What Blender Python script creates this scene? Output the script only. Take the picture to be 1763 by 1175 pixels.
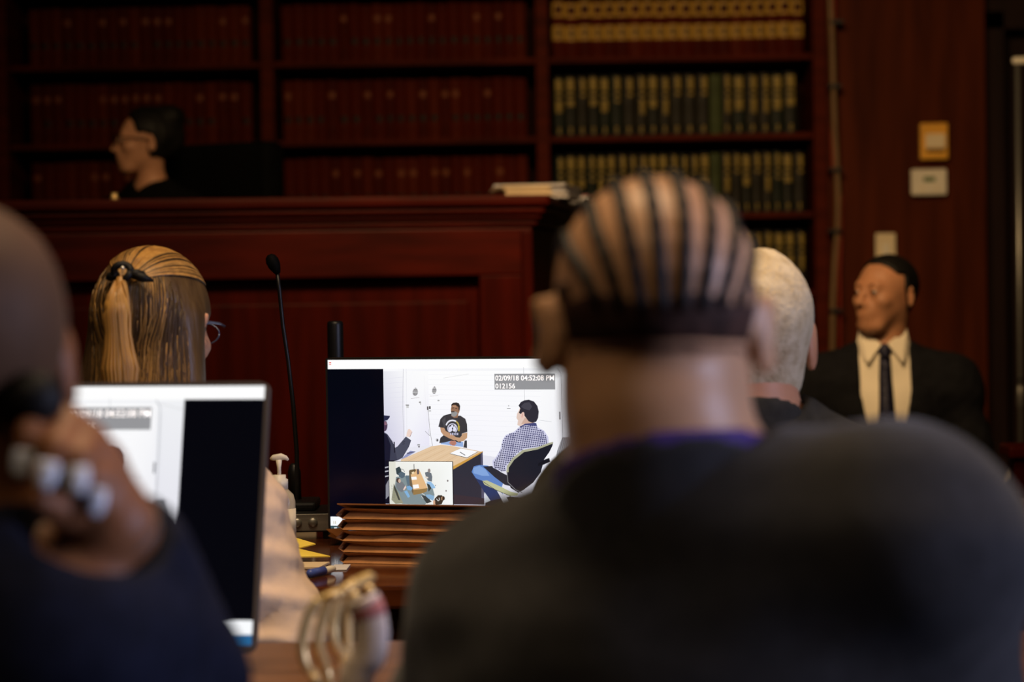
import bpy, bmesh, math, random
import numpy as np
from mathutils import Vector, Matrix

random.seed(7)
np.random.seed(7)
for o in list(bpy.data.objects):
    bpy.data.objects.remove(o, do_unlink=True)
scene = bpy.context.scene
COL = scene.collection
R = math.radians

# ------------------------------------------------------------------ camera
EYE = Vector((0.0, 0.0, 1.22))
FPX = 4000.0                       # focal length in pixels of a 1763 x 1175 frame
PITCH, ROLL = R(1.826), R(0.9)
c_fwd = Vector((0, math.cos(PITCH), -math.sin(PITCH)))
c_up0 = Vector((0, math.sin(PITCH), math.cos(PITCH)))
c_r0 = Vector((1, 0, 0))
c_up = c_up0 * math.cos(ROLL) + c_r0 * math.sin(ROLL)
c_rt = c_r0 * math.cos(ROLL) - c_up0 * math.sin(ROLL)
cam_d = bpy.data.cameras.new('camera')
cam = bpy.data.objects.new('camera', cam_d)
COL.objects.link(cam)
m = Matrix((c_rt, c_up, -c_fwd)).transposed().to_4x4()
m.translation = EYE
cam.matrix_world = m
cam_d.sensor_fit = 'HORIZONTAL'
cam_d.sensor_width = 36.0
cam_d.lens = 36.0 * FPX / 1763.0
cam_d.dof.use_dof = True
cam_d.dof.focus_distance = 3.95
cam_d.dof.aperture_fstop = 3.6
cam_d.clip_end = 60
scene.camera = cam

# ------------------------------------------------------------------ world, lights, exposure
w = bpy.data.worlds.new('world'); scene.world = w
w.use_nodes = True
bg = w.node_tree.nodes['Background']
bg.inputs[0].default_value = (0.5, 0.5, 0.6, 1)
bg.inputs[1].default_value = 0.004
vs = scene.view_settings
vs.view_transform = 'Standard'
vs.look = 'None'
vs.exposure = 0.0
vs.gamma = 1.0
vs.use_curve_mapping = False


def area_light(name, loc, aim, sx, sy, power, col, spread=180):
    d = bpy.data.lights.new(name, 'AREA')
    d.shape = 'RECTANGLE'; d.size = sx; d.size_y = sy
    d.energy = power; d.color = col; d.spread = R(spread)
    o = bpy.data.objects.new(name, d); COL.objects.link(o)
    o.location = loc
    o.rotation_euler = (Vector(aim) - Vector(loc)).to_track_quat('-Z', 'Y').to_euler()
    return o


WARM = (1.0, 0.66, 0.33)
area_light('well_ceiling_light', (0.1, 4.4, 3.4), (1.1, 9.0, 1.15), 1.4, 0.6, 40, WARM, 84)
area_light('table_ceiling_light', (-0.1, 2.7, 3.45), (0.1, 2.9, 0.7), 1.6, 0.8, 33, (1.0, 0.72, 0.42), 112)
area_light('gallery_ceiling_light', (-0.7, 0.7, 3.45), (-0.25, 2.6, 0.8), 1.2, 0.8, 7.5, (1.0, 0.74, 0.46), 110)
area_light('side_window_daylight', (3.85, 0.7, 1.9), (0.3, 1.9, 1.0), 1.2, 1.6, 26, (0.62, 0.66, 1.0), 70)


def P(px, py, y):
    """world point seen at photograph pixel (px, py) at world depth y"""
    d = c_fwd * FPX + c_rt * (px - 881.5) - c_up * (py - 587.5)
    return EYE + d * (y / d.y)


# ------------------------------------------------------------------ materials
def mat(name, col, rough=0.6, spec=0.3, metal=0.0, var=0.0, vscale=8.0, stretch=(1, 1, 1), col2=None,
        bump=0.0, bscale=60.0, coat=0.0, emit=None, estr=0.0, trans=0.0, ior=1.45, sheen=0.0, coords='Object'):
    mt = bpy.data.materials.new(name); mt.use_nodes = True
    nt = mt.node_tree; b = nt.nodes['Principled BSDF']
    b.inputs['Base Color'].default_value = (*col, 1)
    b.inputs['Roughness'].default_value = rough
    b.inputs['Specular IOR Level'].default_value = spec
    b.inputs['Metallic'].default_value = metal
    b.inputs['Coat Weight'].default_value = coat
    b.inputs['Coat Roughness'].default_value = 0.1
    b.inputs['Transmission Weight'].default_value = trans
    b.inputs['IOR'].default_value = ior
    b.inputs['Sheen Weight'].default_value = sheen
    if emit:
        b.inputs['Emission Color'].default_value = (*emit, 1)
        b.inputs['Emission Strength'].default_value = estr
    if var or col2 or bump:
        tc = nt.nodes.new('ShaderNodeTexCoord')
        mp = nt.nodes.new('ShaderNodeMapping')
        mp.inputs['Scale'].default_value = stretch
        nt.links.new(tc.outputs[coords], mp.inputs['Vector'])
    if var or col2:
        nz = nt.nodes.new('ShaderNodeTexNoise')
        nz.inputs['Scale'].default_value = vscale
        nz.inputs['Detail'].default_value = 6
        nt.links.new(mp.outputs[0], nz.inputs['Vector'])
        rp = nt.nodes.new('ShaderNodeValToRGB')
        c2 = col2 if col2 else tuple(c * (1 - var) for c in col)
        c1 = col if col2 else tuple(min(1, c * (1 + var)) for c in col)
        rp.color_ramp.elements[0].position = 0.32
        rp.color_ramp.elements[1].position = 0.68
        rp.color_ramp.elements[0].color = (*c2, 1)
        rp.color_ramp.elements[1].color = (*c1, 1)
        nt.links.new(nz.outputs['Fac'], rp.inputs[0])
        nt.links.new(rp.outputs[0], b.inputs['Base Color'])
    if bump:
        n2 = nt.nodes.new('ShaderNodeTexNoise')
        n2.inputs['Scale'].default_value = bscale
        n2.inputs['Detail'].default_value = 3
        nt.links.new(mp.outputs[0], n2.inputs['Vector'])
        bp = nt.nodes.new('ShaderNodeBump')
        bp.inputs['Strength'].default_value = bump
        bp.inputs['Distance'].default_value = 0.004
        nt.links.new(n2.outputs['Fac'], bp.inputs['Height'])
        nt.links.new(bp.outputs[0], b.inputs['Normal'])
    return mt


M = {}
M['bench_wood'] = mat('bench_wood', (0.056, 0.0036, 0.0007), 0.45, 0.12, var=0.35, vscale=3, stretch=(1, 1, 7))
M['bench_wood_v'] = mat('bench_wood_vertical', (0.050, 0.0030, 0.0006), 0.5, 0.07, var=0.35, vscale=3, stretch=(7, 7, 0.7))
M['case_wood'] = mat('bookcase_wood', (0.060, 0.0070, 0.0016), 0.6, 0.06, var=0.3, vscale=4, stretch=(1, 1, 5))
M['case_back'] = mat('bookcase_back', (0.02, 0.004, 0.002), 0.8, 0.1)
M['panel_wood'] = mat('wall_panel_wood', (0.060, 0.011, 0.0026), 0.55, 0.06, var=0.3, vscale=2.5, stretch=(6, 6, 0.6))
M['dark_wood'] = mat('dark_door_wood', (0.012, 0.004, 0.003), 0.6, 0.15, var=0.3, vscale=3, stretch=(6, 6, 0.6))
M['table_wood'] = mat('table_wood', (0.085, 0.022, 0.007), 0.16, 0.5, var=0.35, vscale=4, stretch=(0.6, 6, 6), coat=0.5)
M['near_table'] = mat('near_table_wood', (0.13, 0.058, 0.025), 0.4, 0.3, var=0.25, vscale=4, stretch=(0.6, 6, 6))
M['wall'] = mat('plain_wall', (0.12, 0.075, 0.05), 0.8, 0.1, var=0.1)
M['ceil'] = mat('ceiling_paint', (0.25, 0.22, 0.18), 0.9, 0.1, var=0.05)
M['carpet'] = mat('carpet', (0.03, 0.014, 0.01), 0.95, 0.05, var=0.4, vscale=60)
M['blk'] = mat('black_plastic', (0.006, 0.006, 0.007), 0.4, 0.4, var=0.2)
M['blk_soft'] = mat('black_leather', (0.002, 0.002, 0.002), 0.7, 0.08, var=0.3, bump=0.2)
M['bezel'] = mat('dark_bezel', (0.012, 0.011, 0.01), 0.35, 0.4, var=0.15)
M['bezel2'] = mat('grey_bezel', (0.07, 0.058, 0.05), 0.4, 0.4, var=0.15)
M['scr_black'] = mat('unlit_screen', (0.003, 0.003, 0.004), 0.12, 0.5, emit=(0.0012, 0.0014, 0.006), estr=1.0)
M['silver'] = mat('brushed_silver', (0.32, 0.31, 0.28), 0.4, 0.5, metal=0.8, var=0.2, vscale=30, stretch=(0.3, 5, 5))
M['gold'] = mat('gold_wire', (0.88, 0.64, 0.28), 0.32, 0.5, metal=0.5, var=0.1)
M['plate'] = mat('ivory_plate', (0.72, 0.60, 0.40), 0.5, 0.3, var=0.06)
M['white_pl'] = mat('white_plastic', (0.72, 0.66, 0.54), 0.45, 0.4, var=0.05)
M['amber'] = mat('amber_box', (0.72, 0.36, 0.04), 0.5, 0.3, var=0.1)
M['green_lcd'] = mat('green_lcd', (0.10, 0.16, 0.07), 0.3, 0.4, var=0.2)
M['cable'] = mat('tan_cable', (0.16, 0.095, 0.045), 0.5, 0.3, var=0.15)
M['cable_red'] = mat('red_cable', (0.22, 0.02, 0.008), 0.5, 0.3, var=0.15)
M['paper'] = mat('paper', (0.62, 0.60, 0.62), 0.8, 0.1, var=0.05)
M['paper_cream'] = mat('cream_paper', (0.66, 0.52, 0.34), 0.8, 0.1, var=0.08)
M['yellow'] = mat('yellow_paper', (0.82, 0.63, 0.10), 0.7, 0.2, var=0.08)
M['blue_pen'] = mat('blue_plastic', (0.06, 0.10, 0.42), 0.35, 0.4, var=0.1)
M['manila'] = mat('brown_card', (0.38, 0.175, 0.065), 0.75, 0.15, var=0.18, vscale=25, bump=0.15, bscale=120)
M['manila_dk'] = mat('brown_card_fold', (0.27, 0.11, 0.04), 0.8, 0.1, var=0.18, vscale=25)
M['gel'] = mat('clear_gel', (0.80, 0.68, 0.46), 0.18, 0.5, trans=0.55, var=0.05)
M['gel_cap'] = mat('frosted_pump', (0.70, 0.64, 0.52), 0.4, 0.4, var=0.05)
M['label'] = mat('bottle_label', (0.66, 0.56, 0.38), 0.6, 0.2, var=0.12, vscale=40)
M['led'] = mat('green_led', (0.1, 0.5, 0.2), 0.4, 0.2, emit=(0.3, 1.0, 0.5), estr=1.2)
M['roll_paper'] = mat('cream_roll_paper', (0.80, 0.66, 0.56), 0.8, 0.1, var=0.06)
M['pink_band'] = mat('pink_stripe', (0.55, 0.22, 0.20), 0.8, 0.1, var=0.1)


# ------------------------------------------------------------------ mesh helpers
class MB:
    def __init__(self):
        self.v = []; self.f = []; self.m = []; self.sm = []

    def add(self, vs, fs, mi=0, smooth=False):
        o = len(self.v)
        self.v += [tuple(p) for p in vs]
        for f in fs:
            self.f.append(tuple(i + o for i in f)); self.m.append(mi); self.sm.append(smooth)
        return self

    def box(self, c, s, mi=0, rz=0.0, bev=0.0, T=None):
        bm = bmesh.new()
        bmesh.ops.create_cube(bm, size=1.0)
        for v in bm.verts:
            v.co = Vector((v.co.x * s[0], v.co.y * s[1], v.co.z * s[2]))
        if bev > 0:
            bmesh.ops.bevel(bm, geom=list(bm.edges), offset=bev, segments=2, profile=0.6, affect='EDGES')
        mt = Matrix.Translation(Vector(c)) @ Matrix.Rotation(rz, 4, 'Z')
        if T is not None:
            mt = T @ mt
        vs_ = [mt @ v.co for v in bm.verts]
        bm.verts.index_update()
        fs_ = [[v.index for v in f.verts] for f in bm.faces]
        bm.free()
        return self.add(vs_, fs_, mi, False)

    def tube(self, path, rad, n=8, mi=0, cap=True, flat=1.0):
        path = [Vector(p) for p in path]
        if not hasattr(rad, '__len__'):
            rad = [rad] * len(path)
        vs_ = []; fs_ = []
        prev = None
        for i, p in enumerate(path):
            t = (path[min(i + 1, len(path) - 1)] - path[max(i - 1, 0)])
            if t.length < 1e-9:
                t = Vector((0, 0, 1))
            t.normalize()
            if prev is None:
                a = Vector((1, 0, 0)) if abs(t.x) < 0.8 else Vector((0, 1, 0))
                u = t.cross(a).normalized()
            else:
                u = (prev - t * prev.dot(t)).normalized()
            prev = u
            vv = t.cross(u)
            for k in range(n):
                a = 2 * math.pi * k / n
                vs_.append(p + (u * math.cos(a) + vv * math.sin(a) * flat) * rad[i])
        for i in range(len(path) - 1):
            for k in range(n):
                fs_.append((i * n + k, i * n + (k + 1) % n, (i + 1) * n + (k + 1) % n, (i + 1) * n + k))
        if cap:
            fs_.append(tuple(range(n - 1, -1, -1)))
            fs_.append(tuple((len(path) - 1) * n + k for k in range(n)))
        return self.add(vs_, fs_, mi, True)

    def lathe(self, prof, c=(0, 0, 0), n=24, mi=0, sx=1.0, sy=1.0):
        vs_ = []; fs_ = []
        for r, z in prof:
            for k in range(n):
                a = 2 * math.pi * k / n
                vs_.append((c[0] + r * math.cos(a) * sx, c[1] + r * math.sin(a) * sy, c[2] + z))
        for i in range(len(prof) - 1):
            for k in range(n):
                fs_.append((i * n + k, i * n + (k + 1) % n, (i + 1) * n + (k + 1) % n, (i + 1) * n + k))
        fs_.append(tuple(range(n - 1, -1, -1)))
        fs_.append(tuple((len(prof) - 1) * n + k for k in range(n)))
        return self.add(vs_, fs_, mi, True)

    def prism(self, poly, h, T=None, mi=0):
        """poly in local xy, extruded along local z from 0 to h"""
        n = len(poly)
        vs_ = [Vector((x, y, 0)) for x, y in poly] + [Vector((x, y, h)) for x, y in poly]
        if T is not None:
            vs_ = [T @ v for v in vs_]
        fs_ = [tuple(range(n - 1, -1, -1)), tuple(range(n, 2 * n))]
        fs_ += [(i, (i + 1) % n, n + (i + 1) % n, n + i) for i in range(n)]
        return self.add(vs_, fs_, mi, False)

    def mesh(self, name, mats):
        me = bpy.data.meshes.new(name)
        me.from_pydata(self.v, [], self.f)
        if not isinstance(mats, (list, tuple)):
            mats = [mats]
        for x in mats:
            me.materials.append(x)
        me.polygons.foreach_set('material_index', self.m)
        me.polygons.foreach_set('use_smooth', self.sm)
        me.update()
        return me

    def build(self, name, mats, parent=None):
        return obj(name, self.mesh(name, mats), parent)


def obj(name, me, parent=None):
    o = bpy.data.objects.new(name, me); COL.objects.link(o)
    if parent is not None:
        o.parent = parent
    return o


def tag(o, label=None, cat=None, group=None, kind=None):
    if label: o['label'] = label
    if cat: o['category'] = cat
    if group: o['group'] = group
    if kind: o['kind'] = kind
    return o


def thing(name, label, cat, loc=(0, 0, 0), rz=0.0, group=None):
    o = bpy.data.objects.new(name, None); COL.objects.link(o)
    o.empty_display_size = 0.1
    o.location = loc; o.rotation_euler = (0, 0, rz)
    return tag(o, label, cat, group)


def dup(root, loc=None, rz=None, label=None):
    r = root.copy(); COL.objects.link(r)
    if loc is not None: r.location = loc
    if rz is not None: r.rotation_euler = (0, 0, rz)
    if label: r['label'] = label
    for ch in list(root.children):
        c = ch.copy(); COL.objects.link(c); c.parent = r
        for g in list(ch.children):
            d = g.copy(); COL.objects.link(d); d.parent = c
    return r


# ------------------------------------------------------------------ signed-distance modelling (for bodies and cloth)
def A3(p):
    return np.array(p, dtype=np.float32)


def E(c, r, rot=None):
    c, r = A3(c), A3(r)
    rm = None if rot is None else np.array(rot, dtype=np.float32)

    def f(p):
        q = p - c
        if rm is not None:
            q = q @ rm
        k0 = np.sqrt((np.square(q / r)).sum(1)) + 1e-6
        k1 = np.sqrt((np.square(q / (r * r))).sum(1)) + 1e-6
        return k0 * (k0 - 1) / k1
    return f


def C(a, b, r1, r2=None):
    a, b = A3(a), A3(b)
    r2 = r1 if r2 is None else r2
    ab = b - a
    L = float((ab * ab).sum()) + 1e-9

    def f(p):
        q = p - a
        t = np.clip((q @ ab) / L, 0, 1)
        return np.sqrt(np.square(q - t[:, None] * ab).sum(1)) - (r1 + t * (r2 - r1))
    return f


def smin(a, b, k):
    h = np.maximum(k - np.abs(a - b), 0) / k
    return np.minimum(a, b) - h * h * k * 0.25


def U(fs, k=0.02):
    def f(p):
        d = fs[0](p)
        for g in fs[1:]:
            d = smin(d, g(p), k)
        return d
    return f


def SUB(f, g, k=0.008):
    return lambda p: -smin(-f(p), g(p), k)


def INT(f, g, k=0.006):
    return lambda p: -smin(-f(p), -g(p), k)


def OFF(f, t):
    return lambda p: f(p) - t


def HS(n, pt):
    """half-space: inside where n.(p-pt) < 0"""
    n = A3(n); n = n / np.linalg.norm(n); pt = A3(pt)
    return lambda p: (p - pt) @ n


def LOC(f, c, rot, s=1.0):
    c = A3(c); rm = np.array(rot, dtype=np.float32)
    return lambda p: f(((p - c) @ rm) / s) * s


def BND(f, c, r):
    """evaluate f only inside a sphere; far away use the distance to the sphere"""
    c = A3(c)

    def g(p):
        d = np.sqrt(np.square(p - c).sum(1)) - r + 0.06
        nr = d < 0.08
        if nr.any():
            d[nr] = f(p[nr])
        return d
    return g


def WRINKLE(f, amp, sc, seed=0):
    rs = np.random.RandomState(seed)
    ks = [(rs.randn(3) * sc * (1 + i * 0.6), rs.rand() * 6, 1.0 / (1 + i * 0.5)) for i in range(5)]

    def g(p):
        d = f(p)
        nsum = 0
        for k, ph, am in ks:
            nsum = nsum + am * np.sin(p @ k.astype(np.float32) + ph)
        return d + amp * nsum / 2.5
    return g


def net(f, lo, hi, h):
    lo = A3(lo); hi = A3(hi)
    B = 6
    nb = np.ceil((hi - lo) / (h * B)).astype(int) + 1
    n = nb * B + 1
    # coarse pass at block centres
    g = [np.arange(k) for k in nb]
    bi = np.stack(np.meshgrid(*g, indexing='ij'), -1).reshape(-1, 3)
    cen = (lo + (bi * B + B / 2) * h).astype(np.float32)
    dc = f(cen)
    vals = np.repeat(np.repeat(np.repeat(dc.reshape(nb), B, 0), B, 1), B, 2)
    vals = np.pad(vals, ((0, 1),) * 3, mode='edge').astype(np.float32)
    vals = np.where(vals < 0, -1.0, 1.0).astype(np.float32)
    act = bi[np.abs(dc) < h * B * 1.25 + 0.004]
    loc = np.stack(np.meshgrid(*[np.arange(B + 1)] * 3, indexing='ij'), -1).reshape(-1, 3)
    for s in range(0, len(act), 3000):
        ii = (act[s:s + 3000, None, :] * B + loc[None]).reshape(-1, 3)
        vals[ii[:, 0], ii[:, 1], ii[:, 2]] = f((lo + ii * h).astype(np.float32))
    vals[vals == 0] = 1e-7
    sg = vals < 0
    cnt = np.zeros(n - 1, dtype=np.int8)
    for dx in (0, 1):
        for dy in (0, 1):
            for dz in (0, 1):
                cnt += sg[dx:n[0] - 1 + dx, dy:n[1] - 1 + dy, dz:n[2] - 1 + dz]
    a = np.argwhere((cnt > 0) & (cnt < 8))
    idx = -np.ones(n - 1, dtype=np.int64)
    idx[a[:, 0], a[:, 1], a[:, 2]] = np.arange(len(a))
    acc = np.zeros((len(a), 3)); num = np.zeros(len(a))
    cr = [(x, y, z) for x in (0, 1) for y in (0, 1) for z in (0, 1)]
    for p in cr:
        for ax in range(3):
            if p[ax] == 1:
                continue
            q = list(p); q[ax] = 1
            va = vals[a[:, 0] + p[0], a[:, 1] + p[1], a[:, 2] + p[2]]
            vb = vals[a[:, 0] + q[0], a[:, 1] + q[1], a[:, 2] + q[2]]
            cx = (va < 0) != (vb < 0)
            t = np.where(cx, va / np.where(cx, va - vb, 1), 0)
            pos = np.tile(np.array(p, float), (len(a), 1)); pos[:, ax] += t
            acc[cx] += pos[cx]; num[cx] += 1
    V = lo + (a + acc / np.maximum(num, 1)[:, None]) * h
    F = []
    for ax in range(3):
        b, c = (ax + 1) % 3, (ax + 2) % 3
        s0 = [slice(None)] * 3; s1 = [slice(None)] * 3
        s0[ax] = slice(0, -1); s1[ax] = slice(1, None)
        df = sg[tuple(s0)] != sg[tuple(s1)]
        e = np.argwhere(df)
        e = e[(e[:, b] > 0) & (e[:, c] > 0) & (e[:, b] < n[b] - 1) & (e[:, c] < n[c] - 1)]
        if not len(e):
            continue
        q = []
        for db, dc_ in ((-1, -1), (0, -1), (0, 0), (-1, 0)):
            k = e.copy(); k[:, b] += db; k[:, c] += dc_
            q.append(idx[k[:, 0], k[:, 1], k[:, 2]])
        q = np.stack(q, 1)
        flip = ~sg[e[:, 0], e[:, 1], e[:, 2]]
        q[flip] = q[flip][:, ::-1]
        F.append(q)
    F = np.concatenate(F)
    F = F[(F >= 0).all(1)]
    return V, F


def sdf_obj(name, f, lo, hi, h, material, parent=None, relax=1):
    V, F = net(f, lo, hi, h)
    for _ in range(relax):                       # light smoothing of the net
        s = np.zeros_like(V); c = np.zeros(len(V))
        for i, j in ((0, 1), (1, 2), (2, 3), (3, 0)):
            np.add.at(s, F[:, i], V[F[:, j]]); np.add.at(c, F[:, i], 1)
            np.add.at(s, F[:, j], V[F[:, i]]); np.add.at(c, F[:, j], 1)
        V = V * 0.5 + 0.5 * s / np.maximum(c, 1)[:, None]
    me = bpy.data.meshes.new(name)
    me.vertices.add(len(V)); me.vertices.foreach_set('co', V.astype(np.float32).ravel())
    me.loops.add(len(F) * 4); me.loops.foreach_set('vertex_index', F.astype(np.int32).ravel())
    me.polygons.add(len(F))
    me.polygons.foreach_set('loop_start', np.arange(0, len(F) * 4, 4, dtype=np.int32))
    me.polygons.foreach_set('loop_total', np.full(len(F), 4, dtype=np.int32))
    me.polygons.foreach_set('use_smooth', np.ones(len(F), dtype=bool))
    me.materials.append(material)
    me.update(calc_edges=True)
    me.validate()
    return obj(name, me, parent)

# ------------------------------------------------------------------ the room
def struct(name, mb, mats, parent=None):
    o = mb.build(name, mats, parent)
    if parent is None:
        o['kind'] = 'structure'
    return o


YB = 10.0                                       # front plane of the bookcase and panelling
XL, XR, YN, YF, ZC = -5.2, 4.3, -3.2, 10.5, 3.6
struct('floor', MB().box(((XL + XR) / 2, (YN + YF) / 2, -0.05), (XR - XL, YF - YN, 0.1)), M['carpet'])
struct('ceiling', MB().box(((XL + XR) / 2, (YN + YF) / 2, ZC + 0.05), (XR - XL, YF - YN, 0.1)), M['ceil'])
struct('wall_left', MB().box((XL - 0.05, (YN + YF) / 2, ZC / 2), (0.1, YF - YN, ZC)), M['panel_wood'])
struct('wall_near', MB().box(((XL + XR) / 2, YN - 0.05, ZC / 2), (XR - XL, 0.1, ZC)), M['wall'])
struct('wall_right', MB().box((XR + 0.05, (YN + YF) / 2, ZC / 2), (0.1, YF - YN, ZC)), M['panel_wood'])
struct('wall_back', MB().box(((XL + XR) / 2, YF + 0.05, ZC / 2), (XR - XL, 0.1, ZC)), M['dark_wood'])
xpl, xpr = P(1424, 300, YB).x, P(1699, 300, YB).x
o = MB().box(((xpl + xpr) / 2, (YB + YF) / 2 + 0.01, ZC / 2), (xpr - xpl, YF - YB - 0.02, ZC)).build('wall_panel', M['panel_wood'])
o['kind'] = 'structure'
# dark door standing back in its recess to the right of the panelling
xd0, xd1 = xpr + 0.01, xpr + 1.0
d = MB()
d.box(((xd0 + xd1) / 2, 10.30, 1.1), (xd1 - xd0, 0.05, 2.2), bev=0.004)
door = struct('door_1', d, M['dark_wood'])
for zc, hh in ((0.62, 0.8), (1.62, 0.9)):
    MB().box(((xd0 + xd1) / 2, 10.268, zc), (0.66, 0.02, hh), bev=0.006).build('door_panel', M['dark_wood'], door)
t = MB()
t.box((xd0 + 0.05, 10.2, 1.15), (0.1, 0.14, 2.3), bev=0.004)
t.box((xd1 + 0.05, 10.2, 1.15), (0.1, 0.14, 2.3), bev=0.004)
t.box(((xd0 + xd1) / 2, 10.2, 2.29), (xd1 - xd0 + 0.2, 0.14, 0.14), bev=0.004)
struct('trim_1', t, M['dark_wood'])

# ------------------------------------------------------------------ bookcase
post_x = [P(px, 170, YB).x for px in (3, 461, 934, 1411)]
zs = [P(700, 107 + 136.5 * k, YB).z for k in range(-2, 9)]       # shelf centre heights, top to bottom
zs = [z for z in zs if z > 0.12]
BC = thing('bookcase', 'tall dark red-brown wooden bookcase with three bays of law books behind the bench', 'bookcase',
           ((post_x[0] + post_x[3]) / 2, 10.2, 0))
bc0 = Vector(BC.location)


def rel(p, base):
    return (p[0] - base[0], p[1] - base[1], p[2] - base[2])


for x in post_x:
    MB().box(rel((x, 10.18, 1.65), bc0), (0.055, 0.40, 3.3), bev=0.004).build('post', M['case_wood'], BC)
MB().box(rel(((post_x[0] + post_x[3]) / 2, 10.395, 1.65), bc0), (post_x[3] - post_x[0], 0.02, 3.3)).build('back_panel', M['case_back'], BC)
MB().box(rel(((post_x[0] + post_x[3]) / 2, 10.17, 3.36), bc0), (post_x[3] - post_x[0] + 0.14, 0.46, 0.1), bev=0.01).build('cornice', M['case_wood'], BC)
MB().box(rel(((post_x[0] + post_x[3]) / 2, 10.19, 0.05), bc0), (post_x[3] - post_x[0] + 0.04, 0.42, 0.1), bev=0.006).build('plinth', M['case_wood'], BC)
for b in range(3):
    xa, xb = post_x[b] + 0.028, post_x[b + 1] - 0.028
    for z in zs:
        MB().box(rel(((xa + xb) / 2, 10.20, z), bc0), (xb - xa, 0.36, 0.024), bev=0.003).build('shelf', M['case_wood'], BC)

# ------------------------------------------------------------------ books
BR = [mat('book_red_%d' % i, c, 0.6, 0.06, var=0.25, vscale=30) for i, c in enumerate(
    [(0.060, 0.0060, 0.0018), (0.048, 0.0048, 0.0015), (0.075, 0.010, 0.003)])]
BGd = [mat('book_black_green_%d' % i, c, 0.55, 0.25, var=0.3, vscale=30) for i, c in enumerate(
    [(0.008, 0.009, 0.006), (0.006, 0.010, 0.006), (0.012, 0.010, 0.006)])]
B_black = mat('book_black_label', (0.004, 0.003, 0.003), 0.5, 0.2, var=0.2)
B_gold = mat('book_gold_print', (0.36, 0.21, 0.035), 0.5, 0.3, var=0.35, vscale=90)
B_gold2 = mat('book_dull_gold_print', (0.13, 0.030, 0.006), 0.5, 0.3, var=0.35, vscale=90)
B_olive = mat('book_olive_print', (0.24, 0.17, 0.032), 0.5, 0.3, var=0.4, vscale=90)
B_green = mat('book_green_cloth', (0.045, 0.06, 0.02), 0.6, 0.2, var=0.2)
B_page = mat('book_pages', (0.35, 0.28, 0.19), 0.8, 0.1, var=0.1)


def book_mesh(name, mats, pattern, w=0.05, h=0.25, dp=0.17, nx=5, nz=20):
    """spine on -Y, rounded, with raised bands; pattern(u, v) -> material slot"""
    mb = MB()
    vs_ = []
    for j in range(nz + 1):
        v = j / nz
        for i in range(nx + 1):
            u = i / nx
            bulge = 0.009 * (1 - (2 * u - 1) ** 2)
            band = 0.0016 if (j in (3, 4, 10, 11, 16, 17)) else 0.0
            vs_.append((w * (u - 0.5), -bulge - band, h * v))
    for j in range(nz):
        for i in range(nx):
            a = j * (nx + 1) + i
            mb.m.append(pattern((i + 0.5) / nx, (j + 0.5) / nz)); mb.sm.append(True)
            mb.f.append((a, a + 1, a + nx + 2, a + nx + 1))
    mb.v += vs_
    # covers and page block
    for sx in (-1, 1):
        mb.box((sx * (w / 2 - 0.0015), dp / 2, h / 2), (0.003, dp, h), 0)
    mb.box((0, dp / 2 - 0.004, h / 2), (w - 0.006, dp - 0.008, h - 0.008), len(mats) - 1)
    return mb.mesh(name, mats)


def pat_red(lab, up):
    def f(u, v):
        if 0.28 < v < 0.40 and 0.15 < u < 0.85 and lab: return 1
        if 0.70 < v < 0.80 and 0.25 < u < 0.75 and up: return 2
        if v < 0.04 or v > 0.97: return 0
        return 0
    return f


def pat_gold(u, v):
    if 0.30 < v < 0.56: return 1 if (0.35 < v < 0.5 and 0.35 < u < 0.65) else 2
    if 0.72 < v < 0.76 or 0.90 < v < 0.96: return 2
    if 0.76 < v < 0.90: return 1 if 0.35 < u < 0.65 and 0.78 < v < 0.88 else (2 if (u < 0.2 or u > 0.8) else 0)
    return 0


def pat_olive(a, b, wide):
    def f(u, v):
        inn = (0.15 < u < 0.85) if wide else (0.3 < u < 0.8)
        if inn and a < v < b: return 2 if not (0.70 < v < 0.75 or 0.6 < v < 0.63) else 0
        if inn and 0.78 < v < 0.97: return 2
        if 0.3 < u < 0.7 and 0.06 < v < 0.14: return 2
        return 0
    return f


red_m = [book_mesh('book', [BR[i % 3], B_black, B_gold2, B_page], pat_red(lb, up)) for i, (lb, up) in enumerate(
    [(1, 0), (1, 1), (1, 0), (1, 0), (0, 1), (1, 1), (1, 0)])]
gold_m = [book_mesh('book', [BR[i], B_black, B_gold, B_page], pat_gold) for i in range(3)]
oli_m = [book_mesh('book', [BGd[i % 3], B_black, B_olive, B_page], pat_olive(a, b, wd)) for i, (a, b, wd) in enumerate(
    [(0.45, 0.97, 1), (0.55, 0.97, 0), (0.35, 0.97, 0), (0.5, 0.9, 1), (0.4, 0.97, 1), (0.62, 0.97, 0)])]
grn_m = book_mesh('book', [B_green, B_black, B_olive, B_page], lambda u, v: 0)
bay_n = ('left', 'middle', 'right')
row_n = ('top', 'second', 'third', 'fourth')


ORD = ['first', 'second', 'third', 'fourth', 'fifth', 'sixth', 'seventh', 'eighth', 'ninth', 'tenth', 'eleventh', 'twelfth', 'thirteenth', 'fourteenth', 'fifteenth', 'sixteenth', 'seventeenth',
       'eighteenth', 'nineteenth', 'twentieth', 'twenty-first', 'twenty-second', 'twenty-third', 'twenty-fourth']


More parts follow.
